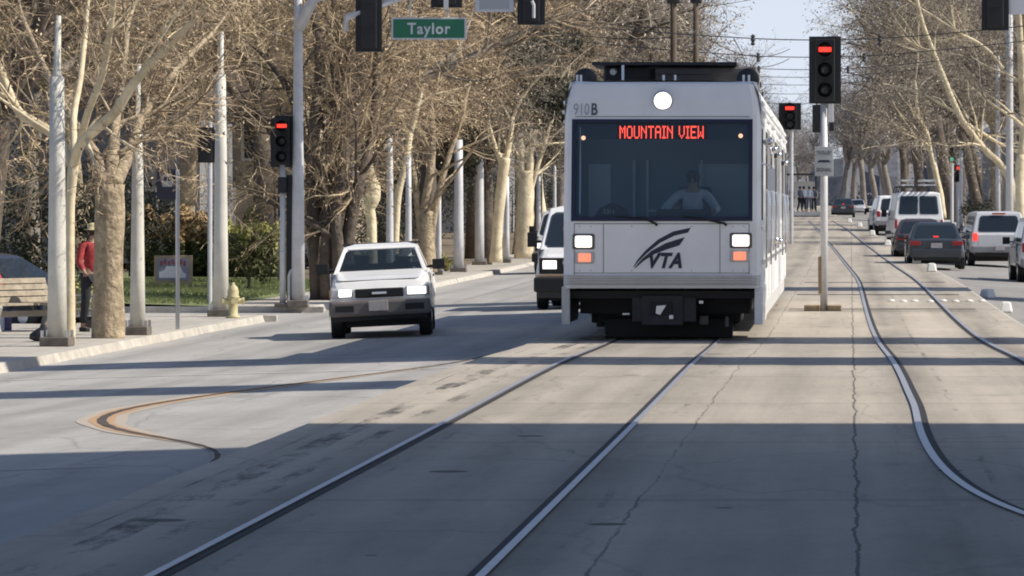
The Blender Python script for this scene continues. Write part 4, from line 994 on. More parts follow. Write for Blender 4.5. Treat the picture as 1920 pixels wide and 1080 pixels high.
# ---------------------------------------------------------------- traffic signals
def lens_row(par, x, zc, rr, lit, y=-.14, bar=False, sec=.0):
    for i in range(3):
        z = zc + (1-i)*sec
        b = MB(); b.lathe([(rr*1.12,.0),(rr*1.12,-.17),(rr*1.04,-.17),(rr*1.02,-.01)], 18, (x, y, z), 'y')
        # visor open underneath
        vis = b.build('visor', M['blackpaint'], par, smooth=False)
        b = MB(); b.lathe([(rr,.0),(rr*.9,-.02),(rr*.4,-.035),(0,-.04)], 18, (x, y-.005, z), 'y'); b.build('lens', M[lit[i]] if lit[i] and not bar else M['lens'], par, smooth=True)
        if bar and lit[i]:
            b = MB(); b.box((x, y-.06, z), (rr*1.75,.02,rr*.66)); b.build('signal_bar', M[lit[i]], par, bevel=.02)
def signal_head(par, x, z, H, W, lit=(None,None,None), bar=False, y=0, back=True, facing=1):
    g = par
    b = MB(); b.box((x, y, z), (W*.62, .2, H*.92)); hd = b.build('housing', M['blackpaint'], g, bevel=.02)
    if back:
        b = MB(); b.box((x, y+.03*facing, z), (W, .012, H)); b.build('backplate', M['blackpaint'], hd, bevel=.004)
    if facing > 0: lens_row(g, x, z, W*.23, lit, y-.105, bar, H*.30)
    else:
        for i in range(3):
            b = MB(); b.lathe([(W*.25,0),(W*.25,.16),(W*.23,.16)], 14, (x, y+.10, z+(1-i)*H*.30), 'y'); b.build('visor', M['blackpaint'], g)
        for i in (-1, 1):
            b = MB(); b.box((x, y-.106, z+i*H*.16), (W*.52,.012,.012)); b.build('housing_seam', M['dark'], hd)
    return hd
# signal on the trackway island
p = at(1545, 583); k = F/p.y
t = thing('tram_signal', 'tram signal with a red bar lit on a steel post beside the track', 'tram signal', p, 0)
b = MB(); b.tube([(0,0,0),(0,0,400/k)], 7/k, 12); b.build('post', M['galv'], t, smooth=True)
signal_head(t, 2/k, 451/k, 126/k, 60/k, ('red_glow',None,None), bar=True, y=-.1)
b = MB(); b.box((-14/k, .1, 360/k),(16/k,.2,52/k)); b.build('rear_housing', M['blackpaint'], t, bevel=.02)
b = MB(); b.box((13/k, .02, 372/k),(10/k,.12,36/k)); b.build('control_box', M['silver'], t, bevel=.01)
b = MB(); b.box((14/k, .03, 345/k),(8/k,.1,16/k)); b.build('bracket', M['black'], t)
b = MB(); b.box((0,-.09,280/k),(35/k,.012,55/k)); sg = b.build('sign_panel', M['grey_sign'], t, bevel=.008)
text_mesh('TROLLEY', 9.5/k, M['number'], 'lettering', sg, (0,-.099,296/k), sx=.72, offset=.002)
text_mesh('SIGNAL', 10/k, M['number'], 'lettering', sg, (0,-.099,264/k), sx=.85, offset=.002)
b = MB(); b.prism([(-13/k,278/k),(13/k,278/k),(9/k,282.5/k),(-9/k,282.5/k)], -.103, -.097); b.build('bar_symbol', M['logo'], sg)
for dx, wd, m in ((-22/k, .28, 'wood'), (20/k, .24, 'wood')):
    b = MB(); b.box((dx, 0, .05), (wd, .45, .10)); b.build('base_block', M[m], t, bevel=.015)
b = MB(); b.tube([(-.05,0,.3),(-.055,0,.95)], .05, 8); b.build('post_wrap', M['wood'], t)
# corner signal at left
p = at(530, 579); k = F/p.y
t = thing('traffic_signal', 'black traffic signal with top red lit beside the tall slim pole', 'traffic signal', p, 0)
b = MB(); b.tube([(0,0,0),(0,0,120/k),(0,0,275/k)], [6/k,5/k,5/k], 10); b.build('post', M['galv'], t, smooth=True)
signal_head(t, 0, 310/k, 96/k, 46/k, ('red_glow',None,None), bar=True)
b = MB(); b.box((14/k,.1,130/k),(15/k,.15,235/k)); b.build('cabinet', M['blackpaint'], t, bevel=.02)
b = MB(); b.box((0,-.04,95/k),(8/k,.1,16/k)); b.build('push_button', M['galv'], t, bevel=.01)
b = MB(); b.box((0,-.05,228/k),(16/k,.16,30/k)); b.build('pedestrian_head', M['blackpaint'], t, bevel=.02)
b = MB(); b.box((0,0,.04),(28/k,.3,.08)); b.build('base_plate', M['plate'], t, bevel=.01)
# dark pedestrian head behind thick pole
p = on(388, 95); k = F/p.y
t = thing('traffic_signal', 'dark signal head seen from the side behind the thick corner pole', 'traffic signal', p)
zt = CH - (272-VY)/k - p.z
b = MB(); b.tube([(.05,.1,0),(.05,.1,zt+.5)], .05, 8); b.build('post', M['galv'], t)
signal_head(t, 0, zt, 66/k, 34/k, facing=-1)
# signal seen past the tram side
p = on(1484, 172); k = F/p.y; zt = CH - (218-VY)/k - p.z
t = thing('traffic_signal', 'traffic signal with red lit close to the right side of the tram', 'traffic signal', p)
b = MB(); b.tube([(0,.12,0),(0,.12,zt+.4)], .07, 8); b.build('post', M['galv'], t)
signal_head(t, -3/k, zt, 50/k, 42/k, ('red_glow',None,None), bar=True)
# far green / red pair on the right
for px, py, m, lb in ((1785, 297, 'green_glow', 'small far signal showing green on the right'), (1796, 317, 'red_glow', 'small far signal showing red on the right')):
    p = on(px, 240 if m == 'green_glow' else 252); k = F/p.y; zt = CH - (py-VY)/k - p.z
    t = thing('traffic_signal', lb, 'traffic signal', p)
    b = MB(); b.tube([(0,.1,0),(0,.1,zt+.6)], .09, 8); b.build('post', M['galv'], t)
    signal_head(t, 0, zt-.25 if m == 'red_glow' else zt+.25, 1.0, .42, (None,None,m) if m == 'green_glow' else (m,None,None))
# mast arm over the street with the Taylor sign, from the tall slim pole
k = F/sp_p.y; zm = 1.6 + (395+26)/k
def mx(px): return (px - VX)/k
ma = thing('mast_arm', 'long signal mast arm reaching over the street from the tall slim pole', 'mast arm', (sp_p.x, sp_p.y-.2, 0))
X0 = sp_p.x
b = MB(); b.tube([(0,.2,zm-.9),(.35,.1,zm-.25),(1.4,0,zm+.05),(mx(1030)-X0,0,zm+.15)], [.13,.12,.11,.06], 12); b.build('arm', M['galv'], ma, smooth=True)
b = MB(); b.tube([(mx(652)-X0,-.25,1.6+(395-60)/k),(mx(655)-X0,-.25,1.6+(395-34)/k),(mx(770)-X0,-.15,1.6+(395+8)/k),(mx(785)-X0,0,zm)], [.07,.075,.065,.06], 10); b.build('brace', M['galv'], ma, smooth=True)
def hung(px, zc, H, W, label, facing=-1):
    t = thing('traffic_signal', label, 'traffic signal', (mx(px), sp_p.y-.45, 0), 0, 'signal heads on the mast arm')
    signal_head(t, 0, zc, H, W, facing=facing); b = MB(); b.tube([(0,.1,zc+H*.4),(0,.25,zm+.12)], .03, 6); b.build('hanger', M['galv'], t); return t
hung(696, 1.6+(395-28)/k, 1.6, .56, 'dark signal head hanging left of the green street sign')
h2 = hung(841, 1.6+(395+48)/k, 1.45, .66, 'signal head just above the right end of the green street sign')
b = MB(); b.box((0,-.13,1.6+(395-3)/k),(.10,.02,.40)); b.build('bright_edge', M['galv'], h2)
h3 = hung(999, 1.6+(395+18)/k, 1.5, .58, 'dark signal head at the right end of the mast arm')
b = MB(); b.tube([(.02,-.13,1.6+(395-4)/k),(.06,-.13,1.6+(395-12)/k),(.06,-.13,1.6+(395-36)/k)], .035, 6); b.build('bracket', M['galv'], h3)  # pale hooked tube stands in for a white reflection on the head
t = thing('sign_panel', 'pale blank sign panel hung between two signal heads at the top', 'sign', (mx(930), sp_p.y-.4, 0))
b = MB(); b.box((0,0,1.6+(395+30)/k),(72/k,.03,108/k)); pn = b.build('panel', M['white_sign'], t, bevel=.01)
b = MB(); b.box((0,-.018,1.6+(395+30)/k),(56/k,.008,98/k)); b.build('panel_face', M['grey_sign'], pn)
t = thing('street_name_sign', 'green street name sign reading Taylor in white letters', 'street sign', (mx(807.5), sp_p.y-.4, 1.6+(395-55)/k))
b = MB(); b.box((0,0,0),(140/k,.02,41/k)); bd = b.build('border', M['white_sign'], t, bevel=.01)
b = MB(); b.box((0,-.012,0),(133/k,.012,35/k)); pl = b.build('panel', M['green_sign'], t, bevel=.006)
text_mesh('Taylor', 29/k, M['white_sign'], 'lettering', pl, (0,-.022,-1/k), offset=.007, space=1.14, sx=.92)
for dx in (-.4,.4):
    b = MB(); b.tube([(dx,.02,.2),(dx,.12,zm-1.6-(395-55)/k+.02)], .015, 6); b.build('hanger', M['galv'], t)
# top right mast arm with signal and sign, seen close to the edge
d = 78.; k = F/d
ma = thing('mast_arm', 'signal mast arm entering at the top right corner', 'mast arm', (9.6+cy(d)+.8, d, gz(9.6+.8, d)))
b = MB(); zt = 6.35; xl = (1850-VX)/k - ma.location.x
b.tube([(0,0,0),(0,0,zt-ma.location.z)], [.14,.1], 12); b.build('pole', M['galv'], ma, smooth=True)
b = MB(); b.tube([(0,0,zt-.3-ma.location.z),(-1.2,0,zt-ma.location.z),(xl,0,zt+.1-ma.location.z)], [.1,.09,.06], 10); b.build('arm', M['galv'], ma, smooth=True)
t = thing('traffic_signal', 'black signal head hanging at the top right corner', 'traffic signal', ((1865-VX)/k, d-.25, 0))
signal_head(t, 0, 1.6+(395+8)/k, 1.25, .48, facing=-1); b = MB(); b.tube([(0,.05,1.6+430/k),(0,.25,zt+.1)], .03, 6); b.build('hanger', M['galv'], t)
t = thing('sign_panel', 'pale sign panel at the very corner right of the hanging signal', 'sign', ((1912-VX)/k, d-.2, 0))
b = MB(); b.box((0,0,1.6+(395+8)/k),(42/k,.03,72/k)); b.build('panel', M['white_sign'], t, bevel=.008)
# ---------------------------------------------------------------- street furniture at the left
p = at(100, 622); k = F/p.y
bx = at(36, 622); k = F/bx.y
t = thing('bench', 'slatted bus bench with curved concrete ends at the left edge', 'bench', bx, R(58))
for x in (-.85, .85):
    b = MB(); b.prismx([(-.28,0),(-.36,0),(-.30,.2),(-.38,.42),(-.36,.46),(.10,.44),(.24,.86),(.31,.84),(.20,.42),(.22,.2),(.30,0),(.22,0),(.08,.28),(-.14,.30)], x-.05, x+.05); b.build('bench_end', M['bench_conc'], t, bevel=.01)
for i in range(4):
    b = MB(); b.box((0, -.30+i*.125, .465), (1.8, .105, .04)); b.build('seat_slat', M['bench_wood'], t, bevel=.006)
for i in range(4):
    b = MB(); b.box((0, .135+i*.035, .53+i*.105), (1.8, .035, .095), (R(-18),0,0)); b.build('back_slat', M['bench_wood'], t, bevel=.006)
b = MB(); b.box((0,.0,.30),(1.6,.05,.10)); b.build('stretcher', M['bench_conc'], t)
# person in red at the left edge, sitting on the bench, with a white box at the feet
Js = sit_pose()
make_person('person in bright red jacket sitting at the left edge of the picture', at(-24, 617) + Vector((0,-.3,0)), R(20), Js, 'redjacket', 'darkcloth')
p = at(4, 620); t = thing('box', 'white box with blue side on the pavement under the red jacket', 'box', p, R(-18))
b = MB(); b.box((0,0,.15),(.22,.26,.30)); bb = b.build('carton', M['box'], t, bevel=.008); b = MB(); b.box((.115,0,.15),(.006,.24,.29)); b.build('side_panel', M['bagblue'], t)
p = at(82, 640); t = thing('bag', 'black bag slumped at the foot of the nearest pale pole', 'bag', p)
b = MB(); b.lathe([(.12,0),(.20,.04),(.19,.11),(.11,.18),(.05,.22),(.03,.26)], 12); o_ = b.build('sack', M['bagblack'], t, smooth=True); o_.scale = (1.15,.8,1)  # low black rounded lump on the pavement
# person in red shirt with straw hat behind the mottled trunk
pr = at(172, 622)
J = stand_pose(lean=.03, arm=(.10,.22), stride=.06)
make_person('person in red shirt, dark trousers and straw hat half behind the mottled trunk', pr, R(35), J, 'redcloth', 'darkcloth', hat='hat', scale=1.02)
# wire trolley with plants
p = at(150, 616); t = thing('shopping_trolley', 'small wire trolley with green plants between pole and mottled trunk', 'trolley', p, R(20))
b = MB()
for z in (.22,.34,.46,.58):
    b.tube([(-.2,-.15,z),(.2,-.15,z),(.2,.15,z),(-.2,.15,z),(-.2,-.15,z)], .007, 5)
for x, y in ((-.2,-.15),(.2,-.15),(.2,.15),(-.2,.15),(0,-.15),(0,.15),(-.1,-.15),(.1,-.15)): b.tube([(x,y,.2),(x,y,.6)], .006, 5)
b.tube([(-.2,.15,.6),(-.26,.22,.95),(-.26,-.22,.95),(-.2,-.15,.6)], .01, 6); b.build('basket', M['steel'], t)
for x in (-.17,.17):
    for y in (-.14,.14):
        b = MB(); b.lathe([(.02,-.02),(.075,-.02),(.075,.02),(.02,.02)], 12, (x,y,.075), 'y'); b.tube([(x,y,.08),(x,y,.22)], .01, 5); b.build('wheel', M['black'], t)
def leaves(b, pts, s0, s1, rnd=random):
    for p in pts:
        s = rnd.uniform(s0, s1)
        a = Vector((rnd.gauss(0,1), rnd.gauss(0,1), rnd.gauss(0,1))).normalized(); c = a.orthogonal().normalized(); e = a.cross(c)
        if rnd.random() < .5: c, e = e, c
        p = Vector(p); b.add([p - c*s, p - e*s*.45, p + c*s, p + e*s*.45], [(0,1,2,3)])
b = MB(); leaves(b, [(random.uniform(-.2,.2), random.uniform(-.14,.14), random.uniform(.3,.85)) for _ in range(260)], .03, .07); b.build('plants', M['leafyellow'], t)
# hydrant
p = at(437, 597); t = thing('fire_hydrant', 'pale yellow fire hydrant beside the thick corner pole', 'hydrant', p, R(15), scale=.9)
b = MB(); b.lathe([(.15,0),(.15,.05),(.10,.06),(.10,.40),(.135,.42),(.135,.46),(.115,.48),(.12,.56),(.09,.66),(.04,.70),(.03,.75)], 16); b.build('barrel', M['hydrant'], t, smooth=True)
for a in (0, 180, -90):
    b = MB(); q = R(a); dx, dy = math.cos(q), math.sin(q); b.tube([(dx*.08,dy*.08,.36),(dx*.19,dy*.19,.36)], .06, 10); b.tube([(dx*.19,dy*.19,.36),(dx*.235,dy*.235,.36)], .075, 6); b.build('nozzle', M['hydrant'], t)
# hoop bike rack
p = at(550, 581); k = F/p.y; t = thing('bike_rack', 'curved steel hoop rack between corner signal and tall pole', 'bike rack', p, R(8))
pts = [(-8/k,0,0),(-8/k,0,50/k)] + [(8/k*math.cos(math.pi-a)+0, 0, 55/k+14/k*math.sin(a)) for a in [i*math.pi/8 for i in range(9)]] + [(8/k,0,50/k),(8/k,0,0)]
b = MB(); b.tube(pts, .035, 8); b.build('hoop', M['galv'], t, smooth=True)
# framed board on the lawn
p = on(325, 112); p.z = CH - (536-VY)*112/F; k = F/112
t = thing('framed_board', 'framed board with white car shape on the lawn before the hedge', 'sign', p)
b = MB(); b.box((0,0,31/k),(72/k,.05,52/k)); fr = b.build('frame', M['board'], t, bevel=.012)
b = MB(); b.box((0,-.03,31/k),(58/k,.02,40/k)); pn = b.build('panel', M['boardblue'], t)
b = MB()
for i in range(7): b.box((-22/k+i*7.3/k,-.044,(42+(i%2)*3)/k),(5/k,.006,9/k))
b.build('red_marks', M['boardred'], pn)
b = MB(); b.prism([(-26/k,15/k),(24/k,15/k),(25/k,22/k),(18/k,26/k),(14/k,36/k),(-12/k,37/k),(-17/k,29/k),(-26/k,26/k)], -.056, -.05); b.build('car_shape', M['boardcar'], pn)
for x in (-30/k, 30/k):
    b = MB(); b.box((x,.01,-2/k),(.06,.05,18/k)); b.build('leg', M['board'], t)
# raised white lane markers on the right edge of the trackway and beside the queue
def marker(p, label, s=1., yaw=0):
    t = thing('lane_marker', label, 'lane marker', p, yaw, 'raised white markers along the trackway edge')
    b = MB(); b.box((0,0,.09*s),(.22*s,.40*s,.18*s), taper=.7); b.build('block', M['plasticw'], t, bevel=.03*s)
marker(at(1886, 586), 'white block marker right of the rail at the right edge', 1.15)
marker(at(1852, 559), 'white block marker just beyond the nearest one on the right', 1.1, R(25))
for i, d in enumerate((120, 134, 150, 168, 190, 215, 245)):
    x = 2.7 + cy(d); marker(Vector((x, d, gz(x, d))), 'white marker in the row left of the waiting cars', 1.3)
for i in range(9):
    x = .75 + i*.25 + random.uniform(-.04,.04); y = 84.5 + random.uniform(-.3,.3)
    t = thing('road_stud', 'small white road stud in the row across the empty track', 'road stud', (x, y, gz(x, y)), 0, 'road studs across the right track')
    b = MB(); b.lathe([(.075,0),(.07,.02),(.03,.04)], 10); b.build('dome', M['plasticw'], t, smooth=True)
# far platform with waiting people
p = on(1512, 300)
t = thing('tram_platform', 'far low concrete tram platform under the small crowd', 'platform', p)
b = MB(); b.box((0,12,.16),(2.3,26,.34)); b.build('slab', M['kerb'], t)
b = MB(); b.box((0,-1.05,.2),(1.9,.05,.24)); b.build('end_face', M['plasticw'], t)
for i, (px, tm, lm, h, lb) in enumerate(((1484,'darkcloth','darkcloth',1.0,'dark clothed figure standing by the platform near the tram side'), (1500,'greycloth','darkcloth',1.0,'tiny person in grey waiting on the left of the far platform'), (1507,'box','darkcloth',.97,'tiny person in white waiting on the middle of the far platform'), (1517,'shirt','greycloth',1.03,'tiny person in pale blue in the middle of the far crowd'), (1526,'greycloth','darkcloth',1.0,'tiny person in grey at the right of the far platform'))):
    q = on(px, 299 + i*1.2); q.z = p.z + .33
    make_person(lb, q, R(random.uniform(-60,60)), stand_pose(stride=.05+.05*(i%2), arm=(.1*(i%3),.2)), tm, lm, simple=True, sub=1)
t = thing('platform_shelter', 'dark shelter frame behind the small crowd on the far platform', 'shelter', on(1506, 318))
for x in (-.9,.9):
    for y in (0,3):
        b = MB(); b.box((x,y,1.5),(.1,.1,2.9)); b.build('post', M['dark'], t)
b = MB(); b.box((0,1.5,2.95),(2.4,3.8,.12)); b.build('roof', M['dark'], t); b = MB(); b.box((0,3.05,1.5),(1.8,.04,1.9)); b.build('back_pane', M['galv'], t)

# ---------------------------------------------------------------- overhead wires
def wire(pts, label, r=.014, group='overhead wires across the street'):
    b = MB(); P = []
    for i in range(len(pts)-1):
        a, c = Vector(pts[i]), Vector(pts[i+1]); n = 10
        for j in range(n): 
            u = j/n; q = a.lerp(c, u); q.z -= (c-a).length*.012*4*u*(1-u); P.append(q)
    P.append(Vector(pts[-1])); b.tube(P, r, 5)
    o_ = b.build('overhead_wire', M['wire']); tag(o_, label, 'wire', group); return o_
for i, (d, z) in enumerate(((125,6.6),(150,6.9),(178,7.2),(205,7.5),(235,7.9),(268,8.2),(305,8.4),(345,8.5))):
    c = cy(d); z += tz(d)*.6
    wire([(-13+c,d,z+1.0),(-2.2+c,d,z-.1),(1.4+c,d,z-.1),(11+c,d,z+1.0)], 'thin dark span wire crossing the street high above the tracks', .016)
    for x in (-2.2, 1.4):
        b = MB(); b.lathe([(.03,-.16),(.07,-.12),(.04,-.06),(.07,0),(.04,.06),(.07,.1),(.02,.16)], 8, (x+c, d, z-.14)); o_ = b.build('insulator', M['wire']); tag(o_, 'small dark insulator hanging where a span wire meets the tram wire', 'insulator', 'insulators on the overhead wires')
for xo, lb in ((-2.33, 'long tram wire running above the left track'), (1.28, 'long tram wire running above the empty right track')):
    b = MB(); b.tube([(xo + cy(y), y, 5.6 + tz(y)) for y in range(100, 420, 10)], .012, 5); o_ = b.build('overhead_wire', M['wire']); tag(o_, lb, 'wire', 'tram contact wires')
wire([wp(1060,62,140),wp(1262,70,132),wp(1305,80,150),wp(1480,110,200)], 'sagging cable strung from the dark brown poles', .017)
wire([wp(1060,30,140),wp(1262,52,132),wp(1305,56,150),wp(1480,92,200)], 'upper cable strung from the dark brown poles', .017)

# ---------------------------------------------------------------- trees
class Tree:
    """bare tree grown from a trunk; limbs go in the trunk mesh, fine branches in the crown mesh"""
    def __init__(s, seed): s.r = random.Random(seed); s.T = MB(); s.C = MB(); s.tips = []
    def rdir(s, d, ang):
        q = d.orthogonal().normalized(); q.rotate(Matrix.Rotation(s.r.uniform(0, 2*math.pi), 3, d))
        return (d*math.cos(ang) + q*math.sin(ang)).normalized()
    def grow(s, p, d, L, rad, lvl, cfg, bend=None):
        r = s.r; n = (6,5,4,3,2,1)[min(lvl,5)]; pts = [p.copy()]; rd = [rad]; end = rad*(.62 if lvl < 2 else .4)
        d = d.copy()
        for i in range(n):
            w_ = cfg['wob'] * (1 if lvl < 3 else 1.5)
            d = (d + Vector((r.gauss(0,w_), r.gauss(0,w_), r.gauss(0,w_*.8))) + Vector((0,0,cfg['up'][min(lvl,5)]))).normalized()
            p = p + d*(L/n); pts.append(p); rd.append(rad + (end-rad)*(i+1)/n)
        sides = (10,8,6,5,3,3)[min(lvl,5)]
        (s.T if lvl <= 2 else s.C).tube(pts, rd, sides, cap=(lvl < 2))
        if lvl >= 2 and p.z < cfg.get('zmin', -9) and s.r.random() < .85: return
        if lvl >= cfg['levels']:
            s.tips.append(p); return
        s.kids(pts, rd, d, L, lvl, cfg)
    def kids(s, pts, rd, d, L, lvl, cfg):
        r = s.r; k = cfg['kids'][min(lvl, len(cfg['kids'])-1)]
        for j in range(k):
            u = r.uniform(cfg['from'][min(lvl,5)], 1.) if j else 1.
            f = u*(len(pts)-1); i = min(int(f), len(pts)-2); q = pts[i].lerp(pts[i+1], f-i); rr = rd[i] + (rd[i+1]-rd[i])*(f-i)
            dd = (pts[i+1]-pts[i]).normalized()
            ang = r.uniform(.25,.55) if j == 0 else r.uniform(.5, 1.15)
            s.grow(q, s.rdir(dd, ang), L*r.uniform(*cfg['len'][min(lvl,5)]), max(cfg['minr'], rr*r.uniform(.45,.68)), lvl+1, cfg)
    def explicit(s, pts, rd, sides=10, jit=0., sub=3):
        P, Q = [], []
        for i in range(len(pts)-1):
            p0, p1, p2, p3 = [Vector(pts[min(max(j,0),len(pts)-1)]) for j in (i-1,i,i+1,i+2)]
            for k_ in range(sub):
                t = k_/sub
                P.append(.5*((2*p1)+(p2-p0)*t+(2*p0-5*p1+4*p2-p3)*t*t+(3*p1-p0-3*p2+p3)*t**3)); Q.append(rd[i]+(rd[i+1]-rd[i])*t)
        P.append(Vector(pts[-1])); Q.append(rd[-1]); s.T.tube(P, Q, sides, jit=jit); return P, Q
    def leafy(s, n, s0, s1):
        if not s.tips: return
        pts = []
        for _ in range(n):
            t = s.r.choice(s.tips); pts.append(t + Vector((s.r.gauss(0,.18), s.r.gauss(0,.18), s.r.gauss(-.04,.18))))
        leaves(s.C, pts, s0, s1, s.r)
    def meshes(s, bark, twig):
        return s.T.mesh('trunk', M[bark], True), s.C.mesh('crown', M[twig], False)
CFG = dict(levels=5, kids=(5,7,7,7,4), len=((.55,.8),(.42,.7),(.38,.62),(.35,.6),(.35,.6),(.4,.6)), up=(.05,.06,.03,-.02,-.06,-.08), wob=.13, minr=.0055)
CFG['from'] = (.55,.25,.15,.1,.1,.1)
VC = dict(CFG, zmin=4.3)
FARC = dict(CFG, zmin=4.6, levels=4, kids=(5,8,8,7), minr=.011)
def make_variant(seed, H, r0, bark, twig, cfg=VC, lean=.05, leafn=5000, leafs=(.025,.05)):
    t = Tree(seed); d = Vector((t.r.uniform(-lean,lean), t.r.uniform(-lean,lean), 1)).normalized()
    th = H*t.r.uniform(.30,.38); pts = [Vector((0,0,-.15))]; rd = [r0*1.25]
    for i in range(5):
        d = (d + Vector((t.r.gauss(0,.06), t.r.gauss(0,.06), .05))).normalized(); pts.append(pts[-1] + d*(th/5)); rd.append(r0*(1 - .06*i)*t.r.uniform(.94,1.08))
    t.T.tube(pts, rd, 12, jit=.05)
    for j in range(cfg['kids'][0]):
        dd = t.rdir(d, t.r.uniform(.28,.75)); t.grow(pts[-1] - d*t.r.uniform(0,.4), dd, H*t.r.uniform(.30,.42), r0*t.r.uniform(.42,.66), 1, cfg)
    t.leafy(leafn, *leafs)
    return t.meshes(bark, twig)
def plant_tree(ms, name, label, p, yaw=0., s=1., group=None, mats=None):
    t = thing(name, label, 'tree', p, yaw, group, scale=s)
    tr = bpy.data.objects.new('trunk', ms[0]); cr = bpy.data.objects.new('crown', ms[1])
    for o_ in (tr, cr): col.objects.link(o_); o_.parent = t
    if mats:
        for o_, m_ in zip((tr, cr), mats):
            if m_: o_.material_slots[0].link = 'OBJECT'; o_.material_slots[0].material = M[m_]
    return t
VAR = [make_variant(11, 12.5, .26, 'greybark', 'drytwig'), make_variant(23, 13.5, .30, 'mottled', 'drytwig'), make_variant(37, 12.0, .24, 'palebark', 'greytwig'), make_variant(41, 14.0, .32, 'bark', 'drytwig')]
FAR = [make_variant(53, 13.5, .30, 'greybark', 'greytwig', FARC, leafn=4500, leafs=(.05,.1)), make_variant(67, 14.5, .34, 'bark', 'greytwig', FARC, leafn=4500, leafs=(.05,.1))]

# hand-shaped foreground sycamores -------------------------------------------------
def from_px(lst, d): return [wp(px, py, d + (q[0] if q else 0)) for px, py, *q in lst]
def special(name, label, base_px, base_py, limbs, bark, twig, seed, group=None, kidk=9, klen=2.6, leafn=6000, leafs=(.022,.045), cfg=CFG, d=None, clear=0.):
    """limbs: list of ([(px,py,depth offset)...],[radius px...])"""
    base = at(base_px, base_py) if d is None else on(base_px, d); k = F/base.y; t = Tree(seed); o = base
    for i, (lst, rp) in enumerate(limbs):
        pts = [p - o for p in from_px(lst, base.y)]; rd = [r_/k for r_ in rp]
        P, Q = t.explicit(pts, rd, 14 if i == 0 else 9, jit=.06 if i == 0 else .03)
        if i == 0 and len(limbs) > 1: continue
        for j in range(kidk):
            f = t.r.uniform(.22,1.)*(len(P)-1); a = min(int(f), len(P)-2); q = P[a].lerp(P[a+1], f-a)
            t.grow(q, t.rdir((P[a+1]-P[a]).normalized(), t.r.uniform(.5,1.2)), klen*t.r.uniform(.55,1.15), Q[a]*t.r.uniform(.28,.5), 2, cfg)
        t.grow(P[-1], (P[-1]-P[-2]).normalized(), klen, Q[-1]*.8, 2, cfg)
    t.leafy(leafn, *leafs)
    return plant_tree(t.meshes(bark, twig), name, label, o, 0, 1, group)
special('sycamore_tree', 'white barked sycamore with a long limb sweeping right behind the nearest pole', 131, 642, [
    ([(131,648,0),(131,560,0),(131,460,0),(132,380,0),(138,305,0)], [11,9.5,9,9,10]),
    ([(138,310,0),(150,272,-.3),(182,240,-.6),(218,208,-.8),(252,155,-1),(318,84,-1.5),(372,30,-2)], [9,9.5,10,9.5,8.5,7,5]),
    ([(136,312,0),(112,262,.5),(75,236,.8),(36,210,1.2),(8,150,1.5),(-30,60,2)], [8,9,10,8.5,7.5,6]),
    ([(140,300,0),(138,220,.6),(150,150,1),(160,60,1.4),(168,-30,1.8)], [7,6.5,6,5,4]),
    ([(145,285,0),(165,210,-.5),(192,140,-.9),(206,60,-1.2),(215,-20,-1.5)], [7,7,6.5,6,5])], 'palebark', 'drytwig', 101, kidk=4, klen=1.8, leafn=1500)
special('sycamore_tree', 'thick mottled brown trunk hiding the person in red, beside the kerb', 204, 634, [
    ([(204,640,0),(203,590,0),(204,500,0),(205,420,0),(206,345,0)], [34,30,28,28,27]),
    ([(200,352,0),(182,300,.6),(160,262,1.2),(120,200,2.4),(80,120,3.6),(40,30,4.6)], [18,13,10,8,6,5]),
    ([(206,350,0),(212,290,.6),(218,220,1.4),(230,140,2.4),(240,40,3.4)], [17,12,9,7,5]),
    ([(212,350,0),(240,296,.6),(262,230,1.4),(300,170,2.4),(350,110,3.4),(400,60,4.2)], [16,10,8,7,6,4])], 'mottled', 'drytwig', 103, kidk=5, klen=1.7, leafn=1800)
special('gnarled_tree', 'big dark gnarled tree with many ropy stems behind the tall slim pole', 622, 562, [
    ([(620,570,0),(622,520,0),(624,450,0),(630,370,0),(640,290,0),(655,200,0),(665,110,.5),(672,20,1)], [44,34,30,27,24,22,19,15]),
    ([(596,565,-.3),(592,500,-.5),(590,420,-.5),(584,330,-.3),(590,230,0),(600,130,.3),(590,20,.6)], [15,13,13,12,12,10,8]),
    ([(642,560,-.3),(648,500,-.5),(655,430,-.5),(668,360,-.4),(690,290,0),(702,220,.3),(706,110,.5)], [16,14,13,11,9,8,6]),
    ([(612,560,-.6),(610,480,-.8),(616,400,-.7),(606,320,-.4),(620,230,0),(640,140,.4)], [12,11,11,10,9,7]),
    ([(632,560,-.7),(634,470,-.9),(628,390,-.8),(646,310,-.5),(640,220,0),(625,120,.5)], [12,12,10,10,9,7]),
    ([(604,350,0),(576,290,.4),(560,220,.8),(530,150,1.2),(490,100,1.8)], [10,8,7,6,4])], 'bark', 'drytwig', 107, kidk=8, klen=2.8)
special('pollarded_tree', 'pale trunk with a swollen knot right of the gnarled tree', 697, 512, [
    ([(697,515,0),(697,455,0),(696,410,0),(694,392,0),(698,372,0),(700,352,0),(695,330,0),(692,295,0),(690,255,0)], [12,10,9.5,9,15,14,9,5,3]),
    ([(692,300,0),(702,250,.4),(716,190,.8),(725,120,1)], [4,4,3.5,3])], 'palebark', 'drytwig', 109, kidk=6, klen=2.4, d=128)
special('pollarded_tree', 'slim pale trunk leaning right beside the pole over the pickup', 741, 514, [
    ([(738,520,0),(741,450,0),(744,390,0),(748,355,0),(760,310,0),(770,250,.3)], [9,7,7,7,6,5]),
    ([(770,250,.3),(786,190,.6),(800,120,1)], [5,4.5,3.5])], 'palebark', 'drytwig', 110, kidk=6, klen=2.6, d=133)
